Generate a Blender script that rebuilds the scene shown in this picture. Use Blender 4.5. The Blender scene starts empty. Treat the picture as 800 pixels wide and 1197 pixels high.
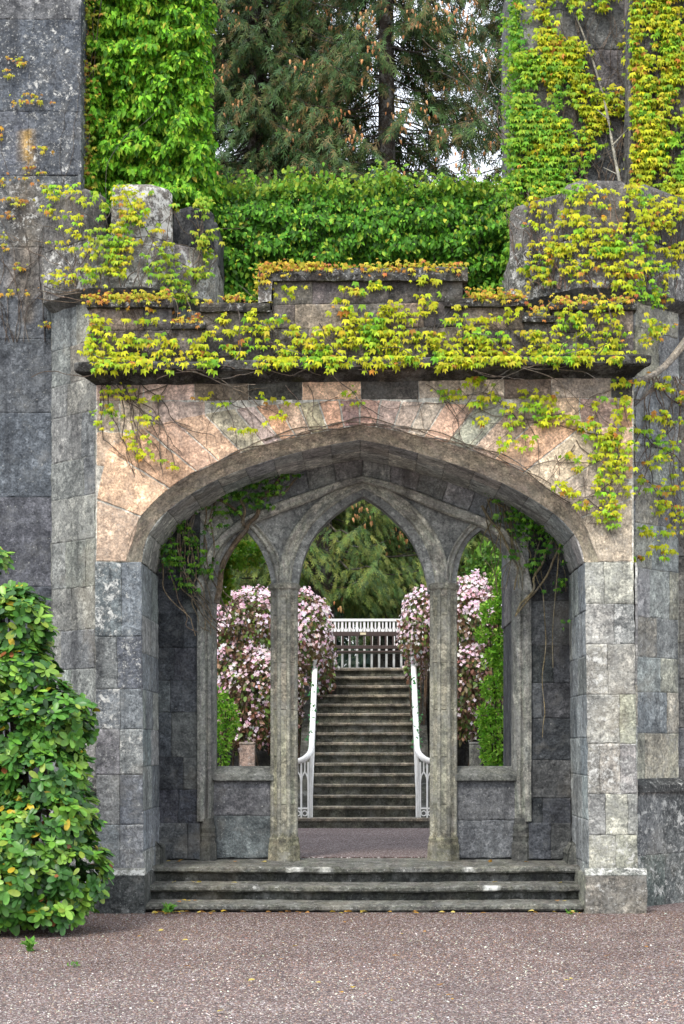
import bpy, math, random
import numpy as np
from mathutils import Vector, noise
from mathutils.geometry import tessellate_polygon
random.seed(7); RNG = np.random.default_rng(11)
S = bpy.context.scene
COL = S.collection
# ------------------------------------------------------------------ camera
F = 1952.0; HX = 426.0; HY = 872.0; EYE = 1.6          # focal length and vanishing point in pixels of an 800 x 1197 frame
cd = bpy.data.cameras.new('camera'); cam = bpy.data.objects.new('camera', cd); COL.objects.link(cam)
cam.location = (0, 0, EYE); cam.rotation_euler = (math.radians(90), 0, 0)
cd.sensor_fit = 'VERTICAL'; cd.sensor_height = 36.0; cd.lens = 36.0 * F / 1197.0
cd.shift_x = (400.0 - HX) / 1197.0; cd.shift_y = (HY - 598.5) / 1197.0
cd.clip_start = 0.1; cd.clip_end = 2000
S.camera = cam
# ------------------------------------------------------------------ world and sun (overcast)
SUN_EL, SUN_AZ = 58.0, 205.0
w = bpy.data.worlds.new('World'); S.world = w; w.use_nodes = True
nt = w.node_tree; bg = nt.nodes['Background']
sky = nt.nodes.new('ShaderNodeTexSky'); sky.sky_type = 'NISHITA'; sky.sun_disc = False
sky.sun_elevation = math.radians(SUN_EL); sky.sun_rotation = math.radians(SUN_AZ)
sky.air_density = 1.0; sky.dust_density = 3.0
mx = nt.nodes.new('ShaderNodeMix'); mx.data_type = 'RGBA'; mx.inputs[0].default_value = 0.65
mx.inputs[7].default_value = (9.0, 9.3, 9.8, 1)        # the even white of a cloud cover
nt.links.new(sky.outputs[0], mx.inputs[6]); nt.links.new(mx.outputs[2], bg.inputs[0])
bg.inputs[1].default_value = 0.14
ld = bpy.data.lights.new('sun', 'SUN'); ld.energy = 1.5; ld.angle = math.radians(10); ld.color = (1.0, 0.95, 0.88)
sun = bpy.data.objects.new('sun', ld); COL.objects.link(sun)
sun.rotation_euler = (math.radians(38), 0, math.radians(-25))
S.view_settings.view_transform = 'Standard'; S.view_settings.look = 'None'
S.view_settings.exposure = 1.0; S.view_settings.gamma = 1.0; S.view_settings.use_curve_mapping = False
try:
    S.cycles.max_bounces = 6; S.cycles.transparent_max_bounces = 8
except Exception: pass
# ------------------------------------------------------------------ helpers
def P(px, py, Y): return ((px - HX) / F * Y, Y, EYE + (HY - py) / F * Y)
def XZ(px, py, Y): p = P(px, py, Y); return (p[0], p[2])
def zrow(py, Y): return EYE + (HY - py) / F * Y
def xcol(px, Y): return (px - HX) / F * Y

def empty(name, loc=(0, 0, 0), label=None, cat=None, group=None):
    o = bpy.data.objects.new(name, None); COL.objects.link(o); o.location = loc
    o.empty_display_size = 0.2
    return tag(o, label, cat, group)
def tag(o, label=None, cat=None, group=None, kind=None):
    if label: o['label'] = label
    if cat: o['category'] = cat
    if group: o['group'] = group
    if kind: o['kind'] = kind
    return o
class MB:
    """collects vertices, faces and one colour per vertex (alpha = lichen amount)"""
    def __init__(s): s.v = []; s.f = []; s.c = []
    def add(s, verts, faces, col=(1, 1, 1, 0)):
        b = len(s.v); s.v.extend(tuple(v) for v in verts)
        s.f.extend(tuple(i + b for i in f) for f in faces)
        if isinstance(col, list): s.c.extend(col)
        else: s.c.extend([col] * len(verts))
        return s
    def box(s, x0, x1, y0, y1, z0, z1, col=(1, 1, 1, 0)):
        v = [(x, y, z) for z in (z0, z1) for y in (y0, y1) for x in (x0, x1)]
        return s.add(v, [(0, 2, 3, 1), (4, 5, 7, 6), (0, 1, 5, 4), (2, 6, 7, 3), (0, 4, 6, 2), (1, 3, 7, 5)], col)
    def build(s, name, mat, parent=None, smooth=False, loc=None, bevel=0, kind=None, label=None):
        me = bpy.data.meshes.new(name); me.from_pydata(s.v, [], s.f)
        a = me.color_attributes.new('Col', 'FLOAT_COLOR', 'POINT')
        a.data.foreach_set('color', np.array(s.c, dtype=np.float32).ravel())
        if smooth: me.polygons.foreach_set('use_smooth', [True] * len(me.polygons))
        me.materials.append(mat)
        o = bpy.data.objects.new(name, me); COL.objects.link(o)
        if parent:
            o.parent = parent
            r = parent; off = Vector((0, 0, 0))
            while r: off += r.location; r = r.parent
            o.location = -off
        if bevel:
            m = o.modifiers.new('bevel', 'BEVEL'); m.width = bevel; m.segments = 2; m.limit_method = 'ANGLE'
        if kind: o['kind'] = kind
        if label: o['label'] = label
        return o
def resample(pts, n):
    pts = [Vector(p) for p in pts]
    d = [0]
    for a, b in zip(pts, pts[1:]): d.append(d[-1] + (b - a).length)
    out = []; k = 0
    for i in range(n):
        t = d[-1] * i / (n - 1)
        while k < len(pts) - 2 and d[k + 1] < t: k += 1
        L = d[k + 1] - d[k]
        out.append(pts[k].lerp(pts[k + 1], 0 if L == 0 else min(1, (t - d[k]) / L)))
    return out
def smooth_curve(pts, it=2):
    pts = [Vector(p) for p in pts]
    for _ in range(it):
        q = [pts[0]]
        for a, b in zip(pts, pts[1:]): q += [a.lerp(b, .25), a.lerp(b, .75)]
        q.append(pts[-1]); pts = q
    return pts
def tube(mb, pts, r0, r1=None, sides=6, col=(1, 1, 1, 0), cap=True):
    pts = [Vector(p) for p in pts]; r1 = r0 if r1 is None else r1
    n = len(pts); V = []; Fc = []
    for i, p in enumerate(pts):
        t = (pts[min(i + 1, n - 1)] - pts[max(i - 1, 0)])
        if t.length < 1e-9: t = Vector((0, 0, 1))
        t.normalize()
        up = Vector((0, 0, 1)) if abs(t.z) < .95 else Vector((0, 1, 0))
        a = t.cross(up).normalized(); b = a.cross(t)
        r = r0 + (r1 - r0) * i / max(1, n - 1)
        for k in range(sides):
            an = 2 * math.pi * k / sides + math.pi / sides
            V.append(p + (a * math.cos(an) + b * math.sin(an)) * r)
    for i in range(n - 1):
        for k in range(sides):
            k2 = (k + 1) % sides
            Fc.append((i * sides + k, i * sides + k2, (i + 1) * sides + k2, (i + 1) * sides + k))
    if cap:
        Fc.append(tuple(range(sides))[::-1]); Fc.append(tuple((n - 1) * sides + k for k in range(sides)))
    mb.add(V, Fc, col)
def prism(mb, poly, Y0, Y1, col=(1, 1, 1, 0)):
    """extrude a simple polygon of (x,z) from Y0 (front) to Y1"""
    n = len(poly)
    fr = [Vector((x, Y0, z)) for x, z in poly]; bk = [Vector((x, Y1, z)) for x, z in poly]
    tri = tessellate_polygon([[Vector((x, z, 0)) for x, z in poly]])
    faces = [tuple(t) for t in tri] + [tuple(i + n for i in t[::-1]) for t in tri]
    faces += [(i, (i + 1) % n, (i + 1) % n + n, i + n) for i in range(n)]
    mb.add(fr + bk, faces, col)
def jit(c, s=.12, h=.018):
    k = 1 + random.gauss(0, s)
    return tuple(max(.005, x * k * (1 + random.gauss(0, h))) for x in c[:3]) + ((c[3] if len(c) > 3 else 0),)
def stone_block(mb, q, nrm, col, depth=.010, rough=.004, gap=.0018, cell=.04, edge=.012):
    """one dressed stone on the bilinear patch q = (bl, br, tr, tl); rough face, worn arrises, sides running back to the mortar"""
    bl, br, tr, tl = [Vector(p) for p in q]
    wd = max((br - bl).length, (tr - tl).length); ht = max((tl - bl).length, (tr - br).length)
    if wd < .02 or ht < .02: return
    nx = min(20, max(2, int(wd / cell))); nz = min(16, max(2, int(ht / cell)))
    def params(n, L):
        g = gap / L; e = min(.3, (gap + edge) / L)
        return [g, e] + [e + (1 - 2 * e) * i / n for i in range(1, n)] + [1 - e, 1 - g]
    us = params(nx, wd); vs = params(nz, ht)
    off = random.uniform(-.5, .5) * rough; seed = random.uniform(0, 99)
    V = []; n = Vector(nrm).normalized()
    for j, v in enumerate(vs):
        for i, u in enumerate(us):
            p = bl.lerp(br, u).lerp(tl.lerp(tr, u), v)
            b = i in (0, len(us) - 1) or j in (0, len(vs) - 1)
            d = off + rough * (noise.noise((p + Vector((seed, 0, 0))) * 9) * 1.2 + noise.noise(p * 22) * .9)
            if b:
                d -= depth * .45
                wob = noise.noise_vector(p * 11) * .009; wob -= n * wob.dot(n) * .6
                p = p + wob
            V.append(p + n * d)
    W = len(us); H = len(vs)
    faces = [(j * W + i, j * W + i + 1, (j + 1) * W + i + 1, (j + 1) * W + i) for j in range(H - 1) for i in range(W - 1)]
    rim = [i for i in range(W)] + [j * W + W - 1 for j in range(1, H)] + [(H - 1) * W + i for i in range(W - 2, -1, -1)] + [j * W for j in range(H - 2, 0, -1)]
    base = len(V)
    for r in rim: V.append(V[r] - n * depth * 2.2)
    m = len(rim)
    faces += [(rim[k], base + k, base + (k + 1) % m, rim[(k + 1) % m]) for k in range(m)]
    mb.add(V, faces, col)
def masonry(mb, q, nrm, rows, blen, colf, **kw):
    """courses of stones on the quad q; rows = mean course height, blen = (min, max) stone length, colf(p) -> colour"""
    bl, br, tr, tl = [Vector(p) for p in q]
    H = (tl - bl).length; Wd = (br - bl).length
    z = 0; zs = [0]
    while z < H - rows * .6:
        z += rows * random.uniform(.82, 1.2); zs.append(min(z, H))
    zs[-1] = H
    for a, b in zip(zs, zs[1:]):
        x = 0; xs = [0]
        x = -random.random() * blen[0] * .6
        while x < Wd:
            x += random.uniform(*blen)
            if x > .07: xs.append(min(x, Wd))
        if len(xs) > 2 and xs[-1] - xs[-2] < blen[0] * .4: xs.pop(-2)
        for c, d in zip(xs, xs[1:]):
            f = lambda u, v: bl.lerp(br, u / Wd).lerp(tl.lerp(tr, u / Wd), v / H)
            qq = (f(c, a), f(d, a), f(d, b), f(c, b))
            m = (qq[0] + qq[2]) / 2
            stone_block(mb, qq, nrm, colf(m), **kw)
def ribbon(mb, curves, col, closed=False):
    """loft through a list of equally long point lists"""
    n = len(curves[0]); V = [p for c in curves for p in c]; Fc = []
    for k in range(len(curves) - 1):
        for i in range(n - 1):
            Fc.append((k * n + i, k * n + i + 1, (k + 1) * n + i + 1, (k + 1) * n + i))
    mb.add(V, Fc, col)
# ------------------------------------------------------------------ materials
def mat_base(name):
    m = bpy.data.materials.new(name); m.use_nodes = True
    n = m.node_tree.nodes; return m, n, m.node_tree.links, n['Principled BSDF']
def nd(n, t, **kw):
    x = n.new(t)
    for k, v in kw.items():
        if k in x.inputs.keys() if hasattr(x.inputs, 'keys') else False: x.inputs[k].default_value = v
        else: setattr(x, k, v)
    return x
def mixc(n, l, fac, a, b, mode='MIX'):
    m = n.new('ShaderNodeMix'); m.data_type = 'RGBA'; m.blend_type = mode
    for s, v in ((0, fac), (6, a), (7, b)):
        if hasattr(v, 'is_linked'): l.new(v, m.inputs[s])
        else: m.inputs[s].default_value = v
    return m.outputs[2]
def ramp(n, l, src, a, b, ca=(0, 0, 0, 1), cb=(1, 1, 1, 1)):
    r = n.new('ShaderNodeValToRGB'); r.color_ramp.elements[0].position = a; r.color_ramp.elements[1].position = b
    r.color_ramp.elements[0].color = ca; r.color_ramp.elements[1].color = cb
    l.new(src, r.inputs[0]); return r.outputs[0]
def noise_tex(n, l, vec, scale, detail=6, rough=.55, dist=0):
    t = n.new('ShaderNodeTexNoise'); t.inputs['Scale'].default_value = scale; t.inputs['Detail'].default_value = detail
    t.inputs['Roughness'].default_value = rough; t.inputs['Distortion'].default_value = dist
    l.new(vec, t.inputs['Vector']); return t.outputs[0]
def math_n(n, l, op, a, b, clamp=False):
    m = n.new('ShaderNodeMath'); m.operation = op; m.use_clamp = clamp
    for i, v in enumerate((a, b)):
        if hasattr(v, 'is_linked'): l.new(v, m.inputs[i])
        else: m.inputs[i].default_value = v
    return m.outputs[0]
def stone_mat(name, streak=.55, ochre=.35, moss=.0, bump=.7, lich=(.60, .60, .56, 1), rough=.88, contrast=1.0, pale=.85):
    m, n, l, b = mat_base(name)
    at = n.new('ShaderNodeAttribute'); at.attribute_name = 'Col'
    tc = n.new('ShaderNodeTexCoord'); vec = tc.outputs['Object']
    mp = n.new('ShaderNodeMapping'); mp.inputs['Scale'].default_value = (5, 5, .55); l.new(vec, mp.inputs[0])
    n1 = noise_tex(n, l, vec, 2.6, 8, .65, .4); n2 = noise_tex(n, l, vec, 45, 5, .7); n3 = noise_tex(n, l, mp.outputs[0], 1.1, 5, .6, .3)
    n4 = noise_tex(n, l, vec, 10, 10, .78, .25); n5 = noise_tex(n, l, vec, 1.3, 5, .6)
    n6 = noise_tex(n, l, vec, 13, 6, .7)
    lo = .52 - .25 * (contrast - 1); hi = 1.42 + .25 * (contrast - 1)
    c = mixc(n, l, 1.0, at.outputs['Color'], ramp(n, l, n1, .28, .72, (lo * 1.04, lo * 1.06, lo * 1.09, 1), (hi * 1.31, hi * 1.32, hi * 1.28, 1)), 'MULTIPLY')
    c = mixc(n, l, 1.0, c, ramp(n, l, n2, .32, .68, (.46, .47, .47, 1), (1.5, 1.5, 1.48, 1)), 'MULTIPLY')
    c = mixc(n, l, .8, c, ramp(n, l, n6, .34, .66, (.50, .515, .52, 1), (1.48, 1.48, 1.44, 1)), 'MULTIPLY')
    n7 = noise_tex(n, l, vec, 5.2, 10, .78, .2); n8 = noise_tex(n, l, vec, 38, 4, .65, .2)
    pf = math_n(n, l, 'MULTIPLY', ramp(n, l, n7, .50, .66), pale)
    c = mixc(n, l, pf, c, mixc(n, l, .6, c, (.50, .50, .47, 1)))
    df = math_n(n, l, 'MULTIPLY', ramp(n, l, n7, .46, .30), .55)
    c = mixc(n, l, df, c, mixc(n, l, 1, c, (.36, .38, .40, 1), 'MULTIPLY'))
    of = math_n(n, l, 'MULTIPLY', ramp(n, l, n5, .56, .75), ochre)
    c = mixc(n, l, of, c, (.20, .145, .07, 1))
    sf = math_n(n, l, 'MULTIPLY', ramp(n, l, n3, .52, .70), streak)
    c = mixc(n, l, sf, c, (.022, .023, .026, 1))
    if moss:
        mf = math_n(n, l, 'MULTIPLY', ramp(n, l, noise_tex(n, l, vec, 3.7, 7, .7), .5, .68), moss)
        c = mixc(n, l, mf, c, (.075, .08, .025, 1))
    # white crusts of lichen; how many is carried by the colour's alpha
    th = math_n(n, l, 'SUBTRACT', .715, math_n(n, l, 'MULTIPLY', at.outputs['Alpha'], .25))
    lf = math_n(n, l, 'MULTIPLY', math_n(n, l, 'SUBTRACT', n4, th), 16, True)
    th2 = math_n(n, l, 'SUBTRACT', .67, math_n(n, l, 'MULTIPLY', at.outputs['Alpha'], .16))
    sp = math_n(n, l, 'MULTIPLY', math_n(n, l, 'MULTIPLY', math_n(n, l, 'SUBTRACT', n8, th2), 12, True), ramp(n, l, n7, .40, .60))
    c = mixc(n, l, math_n(n, l, 'MULTIPLY', sp, .75), c, lich)
    c = mixc(n, l, math_n(n, l, 'MULTIPLY', lf, .85), c, lich)
    l.new(c, b.inputs['Base Color']); b.inputs['Roughness'].default_value = rough
    b.inputs['Specular IOR Level'].default_value = .12
    bm = n.new('ShaderNodeBump'); bm.inputs['Strength'].default_value = bump; bm.inputs['Distance'].default_value = .022
    h = math_n(n, l, 'ADD', math_n(n, l, 'MULTIPLY', n6, .9), math_n(n, l, 'MULTIPLY', n2, .5))
    h = math_n(n, l, 'ADD', h, math_n(n, l, 'MULTIPLY', n7, .8))
    h = math_n(n, l, 'ADD', h, math_n(n, l, 'MULTIPLY', lf, .15))
    l.new(h, bm.inputs['Height']); l.new(bm.outputs[0], b.inputs['Normal'])
    return m
def leaf_mat(name, rough=.45, trans=.28, spec=.4, var=.25):
    m, n, l, b = mat_base(name)
    at = n.new('ShaderNodeAttribute'); at.attribute_name = 'Col'
    tc = n.new('ShaderNodeTexCoord')
    nz = noise_tex(n, l, tc.outputs['Object'], 30, 3)
    c = mixc(n, l, 1, at.outputs['Color'], ramp(n, l, nz, .3, .7, (1 - var,) * 3 + (1,), (1 + var,) * 3 + (1,)), 'MULTIPLY')
    l.new(c, b.inputs['Base Color']); b.inputs['Roughness'].default_value = rough; b.inputs['Specular IOR Level'].default_value = spec
    if trans:
        t = n.new('ShaderNodeBsdfTranslucent'); l.new(c, t.inputs['Color'])
        mxs = n.new('ShaderNodeMixShader'); mxs.inputs[0].default_value = trans
        l.new(b.outputs[0], mxs.inputs[1]); l.new(t.outputs[0], mxs.inputs[2])
        l.new(mxs.outputs[0], n['Material Output'].inputs['Surface'])
    return m
def paint_mat(name, rough=.5, dirt=.4, spec=.4, dirtcol=(.16, .14, .11, 1), scale=9):
    m, n, l, b = mat_base(name)
    at = n.new('ShaderNodeAttribute'); at.attribute_name = 'Col'
    tc = n.new('ShaderNodeTexCoord')
    nz = noise_tex(n, l, tc.outputs['Object'], scale, 8, .7)
    f = math_n(n, l, 'MULTIPLY', ramp(n, l, nz, .5, .72), dirt)
    c = mixc(n, l, f, at.outputs['Color'], dirtcol)
    l.new(c, b.inputs['Base Color']); b.inputs['Roughness'].default_value = rough; b.inputs['Specular IOR Level'].default_value = spec
    bm = n.new('ShaderNodeBump'); bm.inputs['Strength'].default_value = .25; bm.inputs['Distance'].default_value = .005
    l.new(nz, bm.inputs['Height']); l.new(bm.outputs[0], b.inputs['Normal'])
    return m
STONE = stone_mat('weathered_sandstone')
STONE_DARK = stone_mat('sooty_sandstone', streak=.55, ochre=.25, contrast=1.2, pale=.35)
STONE_PINK = stone_mat('pink_sandstone', streak=.12, ochre=.12, bump=.5, pale=.35)
STONE_MOSS = stone_mat('mossy_black_stone', streak=.8, ochre=.2, moss=.35, bump=1.0)
STONE_STEP = stone_mat('worn_step_stone', streak=.5, ochre=.3, moss=.16, bump=.9)
LEAF = leaf_mat('creeper_leaf', .55, .25, .16); LEAF_IVY = leaf_mat('ivy_leaf', .42, .2, .3); LEAF_RH = leaf_mat('waxy_leaf', .36, .10, .30, .15)
NEEDLE = leaf_mat('spruce_needles', .6, .15, .25); PETAL = leaf_mat('petal', .6, .35, .2, .1)
BARK = stone_mat('bark', streak=.4, ochre=.2, bump=1.0); STEM = stone_mat('vine_stem', streak=.2, ochre=.2)
WHITE = paint_mat('white_paint', .45, .3); WOOD = paint_mat('dark_wood', .6, .4, .3, (.03, .02, .015, 1), 14)
BRASS = paint_mat('brass_plaque', .35, .2, .6)
# ------------------------------------------------------------------ leaf clouds
def templ(verts, faces): return np.array(verts, dtype=np.float64), faces
T_CREEP = templ([(0, 0, 0), (0, .45, .05), (0, 1, -.16), (-.17, .42, -.01), (-.50, .60, -.18), (-.36, -.02, -.06), (.17, .42, -.01), (.50, .60, -.18), (.36, -.02, -.06)],
                [(0, 1, 3), (0, 3, 4), (0, 4, 5), (1, 2, 3), (0, 6, 1), (0, 7, 6), (0, 8, 7), (1, 6, 2)])
T_OVAL = templ([(0, 0, 0), (-.26, .28, .05), (-.24, .62, .03), (0, 1, -.12), (.24, .62, .03), (.26, .28, .05), (0, .48, -.03)],
               [(0, 6, 1), (1, 6, 2), (2, 6, 3), (3, 6, 4), (4, 6, 5), (5, 6, 0)])
T_RHOD = templ([(0, 0, 0), (-.10, .10, .02), (-.18, .35, .045), (-.215, .65, .01), (-.15, .90, -.05), (0, 1, -.09), (.15, .90, -.05), (.215, .65, .01), (.18, .35, .045), (.10, .10, .02), (0, .12, 0), (0, .35, .0), (0, .65, -.035), (0, .9, -.09)],
               [(0, 10, 1), (1, 10, 11, 2), (2, 11, 12, 3), (3, 12, 13, 4), (4, 13, 5), (5, 13, 6), (6, 13, 12, 7), (7, 12, 11, 8), (8, 11, 10, 9), (9, 10, 0)])
def _kites(ks):
    V = []; Fc = []
    for (x0, y0, x1, y1, wd, z1) in ks:
        d = np.array([x1 - x0, y1 - y0]); L = np.hypot(*d); d = d / L; nrm = np.array([-d[1], d[0]]) * wd
        b = len(V); m = np.array([x0, y0]) + d * L * .45
        V += [(x0, y0, 0), (m[0] + nrm[0], m[1] + nrm[1], z1 * .5), (x1, y1, z1), (m[0] - nrm[0], m[1] - nrm[1], z1 * .5)]
        Fc.append((b, b + 1, b + 2, b + 3))
    return templ(V, Fc)
T_SPRAY = _kites([(0, 0, 0, 1, .05, -.12), (0, .12, -.30, .48, .045, -.1), (0, .2, .28, .56, .045, .03), (0, .42, -.24, .76, .04, .02), (0, .52, .22, .84, .04, -.1), (0, .05, .22, .25, .04, .05)])
T_FLOWER = _kites([(0, 0, .5, .12, .2, .12), (0, 0, -.12, .5, .2, .12), (0, 0, -.5, -.12, .2, .12), (0, 0, .12, -.5, .2, .12)])
def cloud(name, T, pos, tip, nrm, size, col, mat, parent=None, kind=None, wide=1.0):
    """one mesh of N leaves: pos, tip direction, face normal, size and colour per leaf"""
    V, faces = T; pos = np.asarray(pos, float); N = len(pos)
    tip = np.asarray(tip, float); nrm = np.asarray(nrm, float); size = np.asarray(size, float); col = np.asarray(col, float)
    tip = tip / (np.linalg.norm(tip, axis=1, keepdims=True) + 1e-9)
    side = np.cross(tip, nrm); side /= (np.linalg.norm(side, axis=1, keepdims=True) + 1e-9)
    nn = np.cross(side, tip)
    X = pos[:, None, :] + size[:, None, None] * (V[None, :, 0, None] * wide * side[:, None, :] + V[None, :, 1, None] * tip[:, None, :] + V[None, :, 2, None] * nn[:, None, :])
    K = len(V); fl = np.concatenate([np.array(f) for f in faces]); fs = np.array([len(f) for f in faces])
    loops = (np.arange(N)[:, None] * K + fl[None, :]).ravel(); tot = np.tile(fs, N)
    st = np.concatenate([[0], np.cumsum(tot)[:-1]])
    me = bpy.data.meshes.new(name); me.vertices.add(N * K); me.vertices.foreach_set('co', X.astype(np.float32).ravel())
    me.loops.add(len(loops)); me.loops.foreach_set('vertex_index', loops.astype(np.int32))
    me.polygons.add(len(tot)); me.polygons.foreach_set('loop_start', st.astype(np.int32)); me.polygons.foreach_set('loop_total', tot.astype(np.int32))
    a = me.color_attributes.new('Col', 'FLOAT_COLOR', 'POINT')
    cc = np.concatenate([np.repeat(np.clip(col, 0.003, 1), K, axis=0), np.zeros((N * K, 1))], axis=1)
    a.data.foreach_set('color', cc.astype(np.float32).ravel()); me.update(calc_edges=True); me.materials.append(mat)
    o = bpy.data.objects.new(name, me); COL.objects.link(o)
    if parent:
        o.parent = parent; r = parent; off = Vector((0, 0, 0))
        while r: off += r.location; r = r.parent
        o.location = -off
    if kind: o['kind'] = kind
    return o
def rn(n, s=1.0): return RNG.normal(0, s, (n, 3))
def pal(n, cols, wts=None, s=.15):
    cols = np.array(cols); wts = None if wts is None else np.array(wts) / np.sum(wts)
    c = cols[RNG.choice(len(cols), n, p=wts)]
    return c * np.exp(RNG.normal(0, s, (n, 1))) * np.exp(RNG.normal(0, .06, (n, 3)))
YEL = [(.43, .45, .016), (.36, .42, .018), (.21, .34, .02), (.43, .39, .025), (.38, .18, .03)]
YELW = [6, 5, 1.6, 1.8, .35]
GRN = [(.10, .27, .02), (.065, .20, .02), (.16, .34, .025), (.25, .38, .03)]
IVY = [(.04, .13, .016), (.06, .19, .02), (.11, .28, .025), (.20, .42, .04)]
def wall_leaves(n, pxs, pys, Yf, size, cols, wts, T, name, mat, parent, tilt=.55, spread=.35, lift=(.02, .10), wide=1.0):
    """leaves hanging in shingles on an upright face: tips down, faces outwards and up"""
    if T is T_CREEP:                                    # lobed leaves: smaller, twice as many, in short level tiers
        m = int(n * 2.3); k = RNG.integers(0, n, m)
        pxs = np.concatenate([pxs, pxs[k] + RNG.normal(0, 6.5, m)]); pys = np.concatenate([pys, pys[k] + RNG.normal(0, 2.0, m)]); n += m
        pys = pys + (np.round(pys / 7.5) * 7.5 - pys) * .45; size *= .56
    Y = np.array([Yf(a, b) for a, b in zip(pxs, pys)])
    pos = np.stack([(pxs - HX) / F * Y, Y - RNG.uniform(lift[0], lift[1], n), EYE + (HY - pys) / F * Y], 1)
    tip = np.tile([0, -.45, -1.0], (n, 1)) + rn(n, spread)
    nrm = np.tile([0, -1.0, tilt], (n, 1)) + rn(n, spread)
    sz = size * RNG.uniform(.5, 1.4, n)
    cc = pal(n, cols, wts)
    if T is T_CREEP and cols is YEL:                    # whole sprays turn together: some still green, some gone to rust
        v = np.array([noise.noise(Vector((a * .022, b * .03, 3))) + .6 * noise.noise(Vector((a * .07, b * .09, 9))) for a, b in zip(pxs, pys)]) + RNG.normal(0, .16, n)
        g = pal(n, [(.20, .40, .022), (.28, .46, .025), (.12, .28, .02)]); r = pal(n, [(.48, .30, .03), (.40, .17, .03), (.55, .42, .03)])
        cc = np.where((v > .36)[:, None], g, cc); cc = np.where((v < -.85)[:, None], r, cc)
    return cloud(name, T, pos, tip, nrm, sz, cc, mat, parent, wide=wide)
def blob_pts(blobs, per=1.0):
    xs = []; ys = []
    for b in blobs:
        cx, cy, rx, ry = b[:4]; k = b[4] if len(b) > 4 else 1
        m = max(3, int(rx * ry / 26 * per * k))
        a = RNG.uniform(0, 2 * np.pi, m); r = np.sqrt(RNG.uniform(0, 1, m))
        xs.append(cx + r * np.cos(a) * rx * 1.0); ys.append(cy + r * np.sin(a) * ry * 1.0 - 4)
    return np.concatenate(xs), np.concatenate(ys)
def wander(p0, steps, step, ang, curl=.35, pull=None):
    x, y = p0; pts = [(x, y)]
    for _ in range(steps):
        ang += random.gauss(0, curl)
        if pull is not None: ang += .12 * math.sin(pull - ang)
        x += math.cos(ang) * step; y += math.sin(ang) * step; pts.append((x, y))
    return pts
def stems_px(mb, paths, Yf, r0, r1, col=(.13, .10, .075, 0)):
    for p in paths:
        q = [P(a, b, Yf(a, b) - .012 - .008 * random.random()) for a, b in p]
        tube(mb, smooth_curve(q, 1), r0, r1, 5, jit(col, .2))
def merge_xy(*a): return np.concatenate([t[0] for t in a]), np.concatenate([t[1] for t in a])
# ================================================================== SETTING: ground
def gravel_mat(name, base, sc=55):
    m, n, l, b = mat_base(name)
    tc = n.new('ShaderNodeTexCoord'); vec = tc.outputs['Object']
    v = n.new('ShaderNodeTexVoronoi'); v.inputs['Scale'].default_value = sc; l.new(vec, v.inputs['Vector'])
    sep = n.new('ShaderNodeSeparateColor'); l.new(v.outputs['Color'], sep.inputs[0])
    r = n.new('ShaderNodeValToRGB'); e = r.color_ramp.elements
    e[0].position = 0; e[0].color = tuple(x * .45 for x in base) + (1,); e[1].position = 1; e[1].color = (.52, .48, .47, 1)
    for pos, c in ((.3, tuple(x * .8 for x in base)), (.55, (base[0] * 1.25, base[1] * 1.02, base[2] * 1.0)), (.78, (base[0] * 1.5, base[1] * 1.55, base[2] * 1.6))):
        k = r.color_ramp.elements.new(pos); k.color = c + (1,)
    l.new(sep.outputs[0], r.inputs[0])
    big = noise_tex(n, l, vec, .9, 5, .6)
    c = mixc(n, l, 1, r.outputs[0], ramp(n, l, big, .3, .7, (.75, .72, .72, 1), (1.2, 1.2, 1.2, 1)), 'MULTIPLY')
    l.new(c, b.inputs['Base Color']); b.inputs['Roughness'].default_value = .85
    bm = n.new('ShaderNodeBump'); bm.inputs['Strength'].default_value = .8; bm.inputs['Distance'].default_value = .012; bm.invert = True
    l.new(v.outputs['Distance'], bm.inputs['Height']); l.new(bm.outputs[0], b.inputs['Normal'])
    return m
GRAVEL = gravel_mat('purple_gravel', (.10, .072, .066), 80)
GRASS = gravel_mat('rough_grass', (.05, .08, .025), 30)
STAIR_X = .775; ST_Y0 = 23.8; TREAD = .25; RISE = .1541; ST_Z0 = .576; LAND = .43; TERR = 2.78
mb = MB(); mb.add([(-900, -60, 0), (900, -60, 0), (900, 1200, 0), (-900, 1200, 0)], [(0, 1, 2, 3)])
tag(mb.build('gravel_forecourt', GRAVEL), kind='structure')
mb = MB(); mb.box(-14, 14, 17.62, 27.7, -.3, LAND); tag(mb.build('courtyard_gravel', GRAVEL), kind='structure')
mb = MB(); zt = TERR
mb.box(-40, 40, 27.75, 75, -.3, TERR)
tag(mb.build('garden_terrace', GRASS), kind='structure')
# loose stones of the forecourt, as far as the camera sees
n = 120000
Yp = 8.9 + 7.3 * RNG.random(n) ** .85; Xp = (RNG.random(n) * 860 - 30 - HX) / F * Yp
keep = ~((np.abs(Xp) < 2.15) & (Yp > 16.0)); Xp, Yp = Xp[keep], Yp[keep]; n = len(Xp)
octa = templ([(.5, 0, 0), (0, .42, .05), (-.5, .03, 0), (0, -.45, 0), (.05, .02, .34), (.2, .2, .22), (-.2, -.18, .25)], [(0, 1, 5), (1, 4, 5), (0, 5, 4), (1, 2, 4), (2, 6, 4), (2, 3, 6), (3, 4, 6), (3, 0, 4)])
az = RNG.uniform(0, 6.28, n)
patch = np.array([.9 * noise.noise(Vector((a * .8, b * .55, 1))) + .6 * noise.noise(Vector((a * 2.4, b * 2.0, 5))) for a, b in zip(Xp, Yp)])
drift = np.clip((Yp - 14.2 + .8 * patch) / 1.6, 0, 1) * .8 + np.clip((-1.2 - Xp) / 1.4, 0, 1) * np.clip((Yp - 11.5) / 3, 0, 1) * .5
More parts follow.
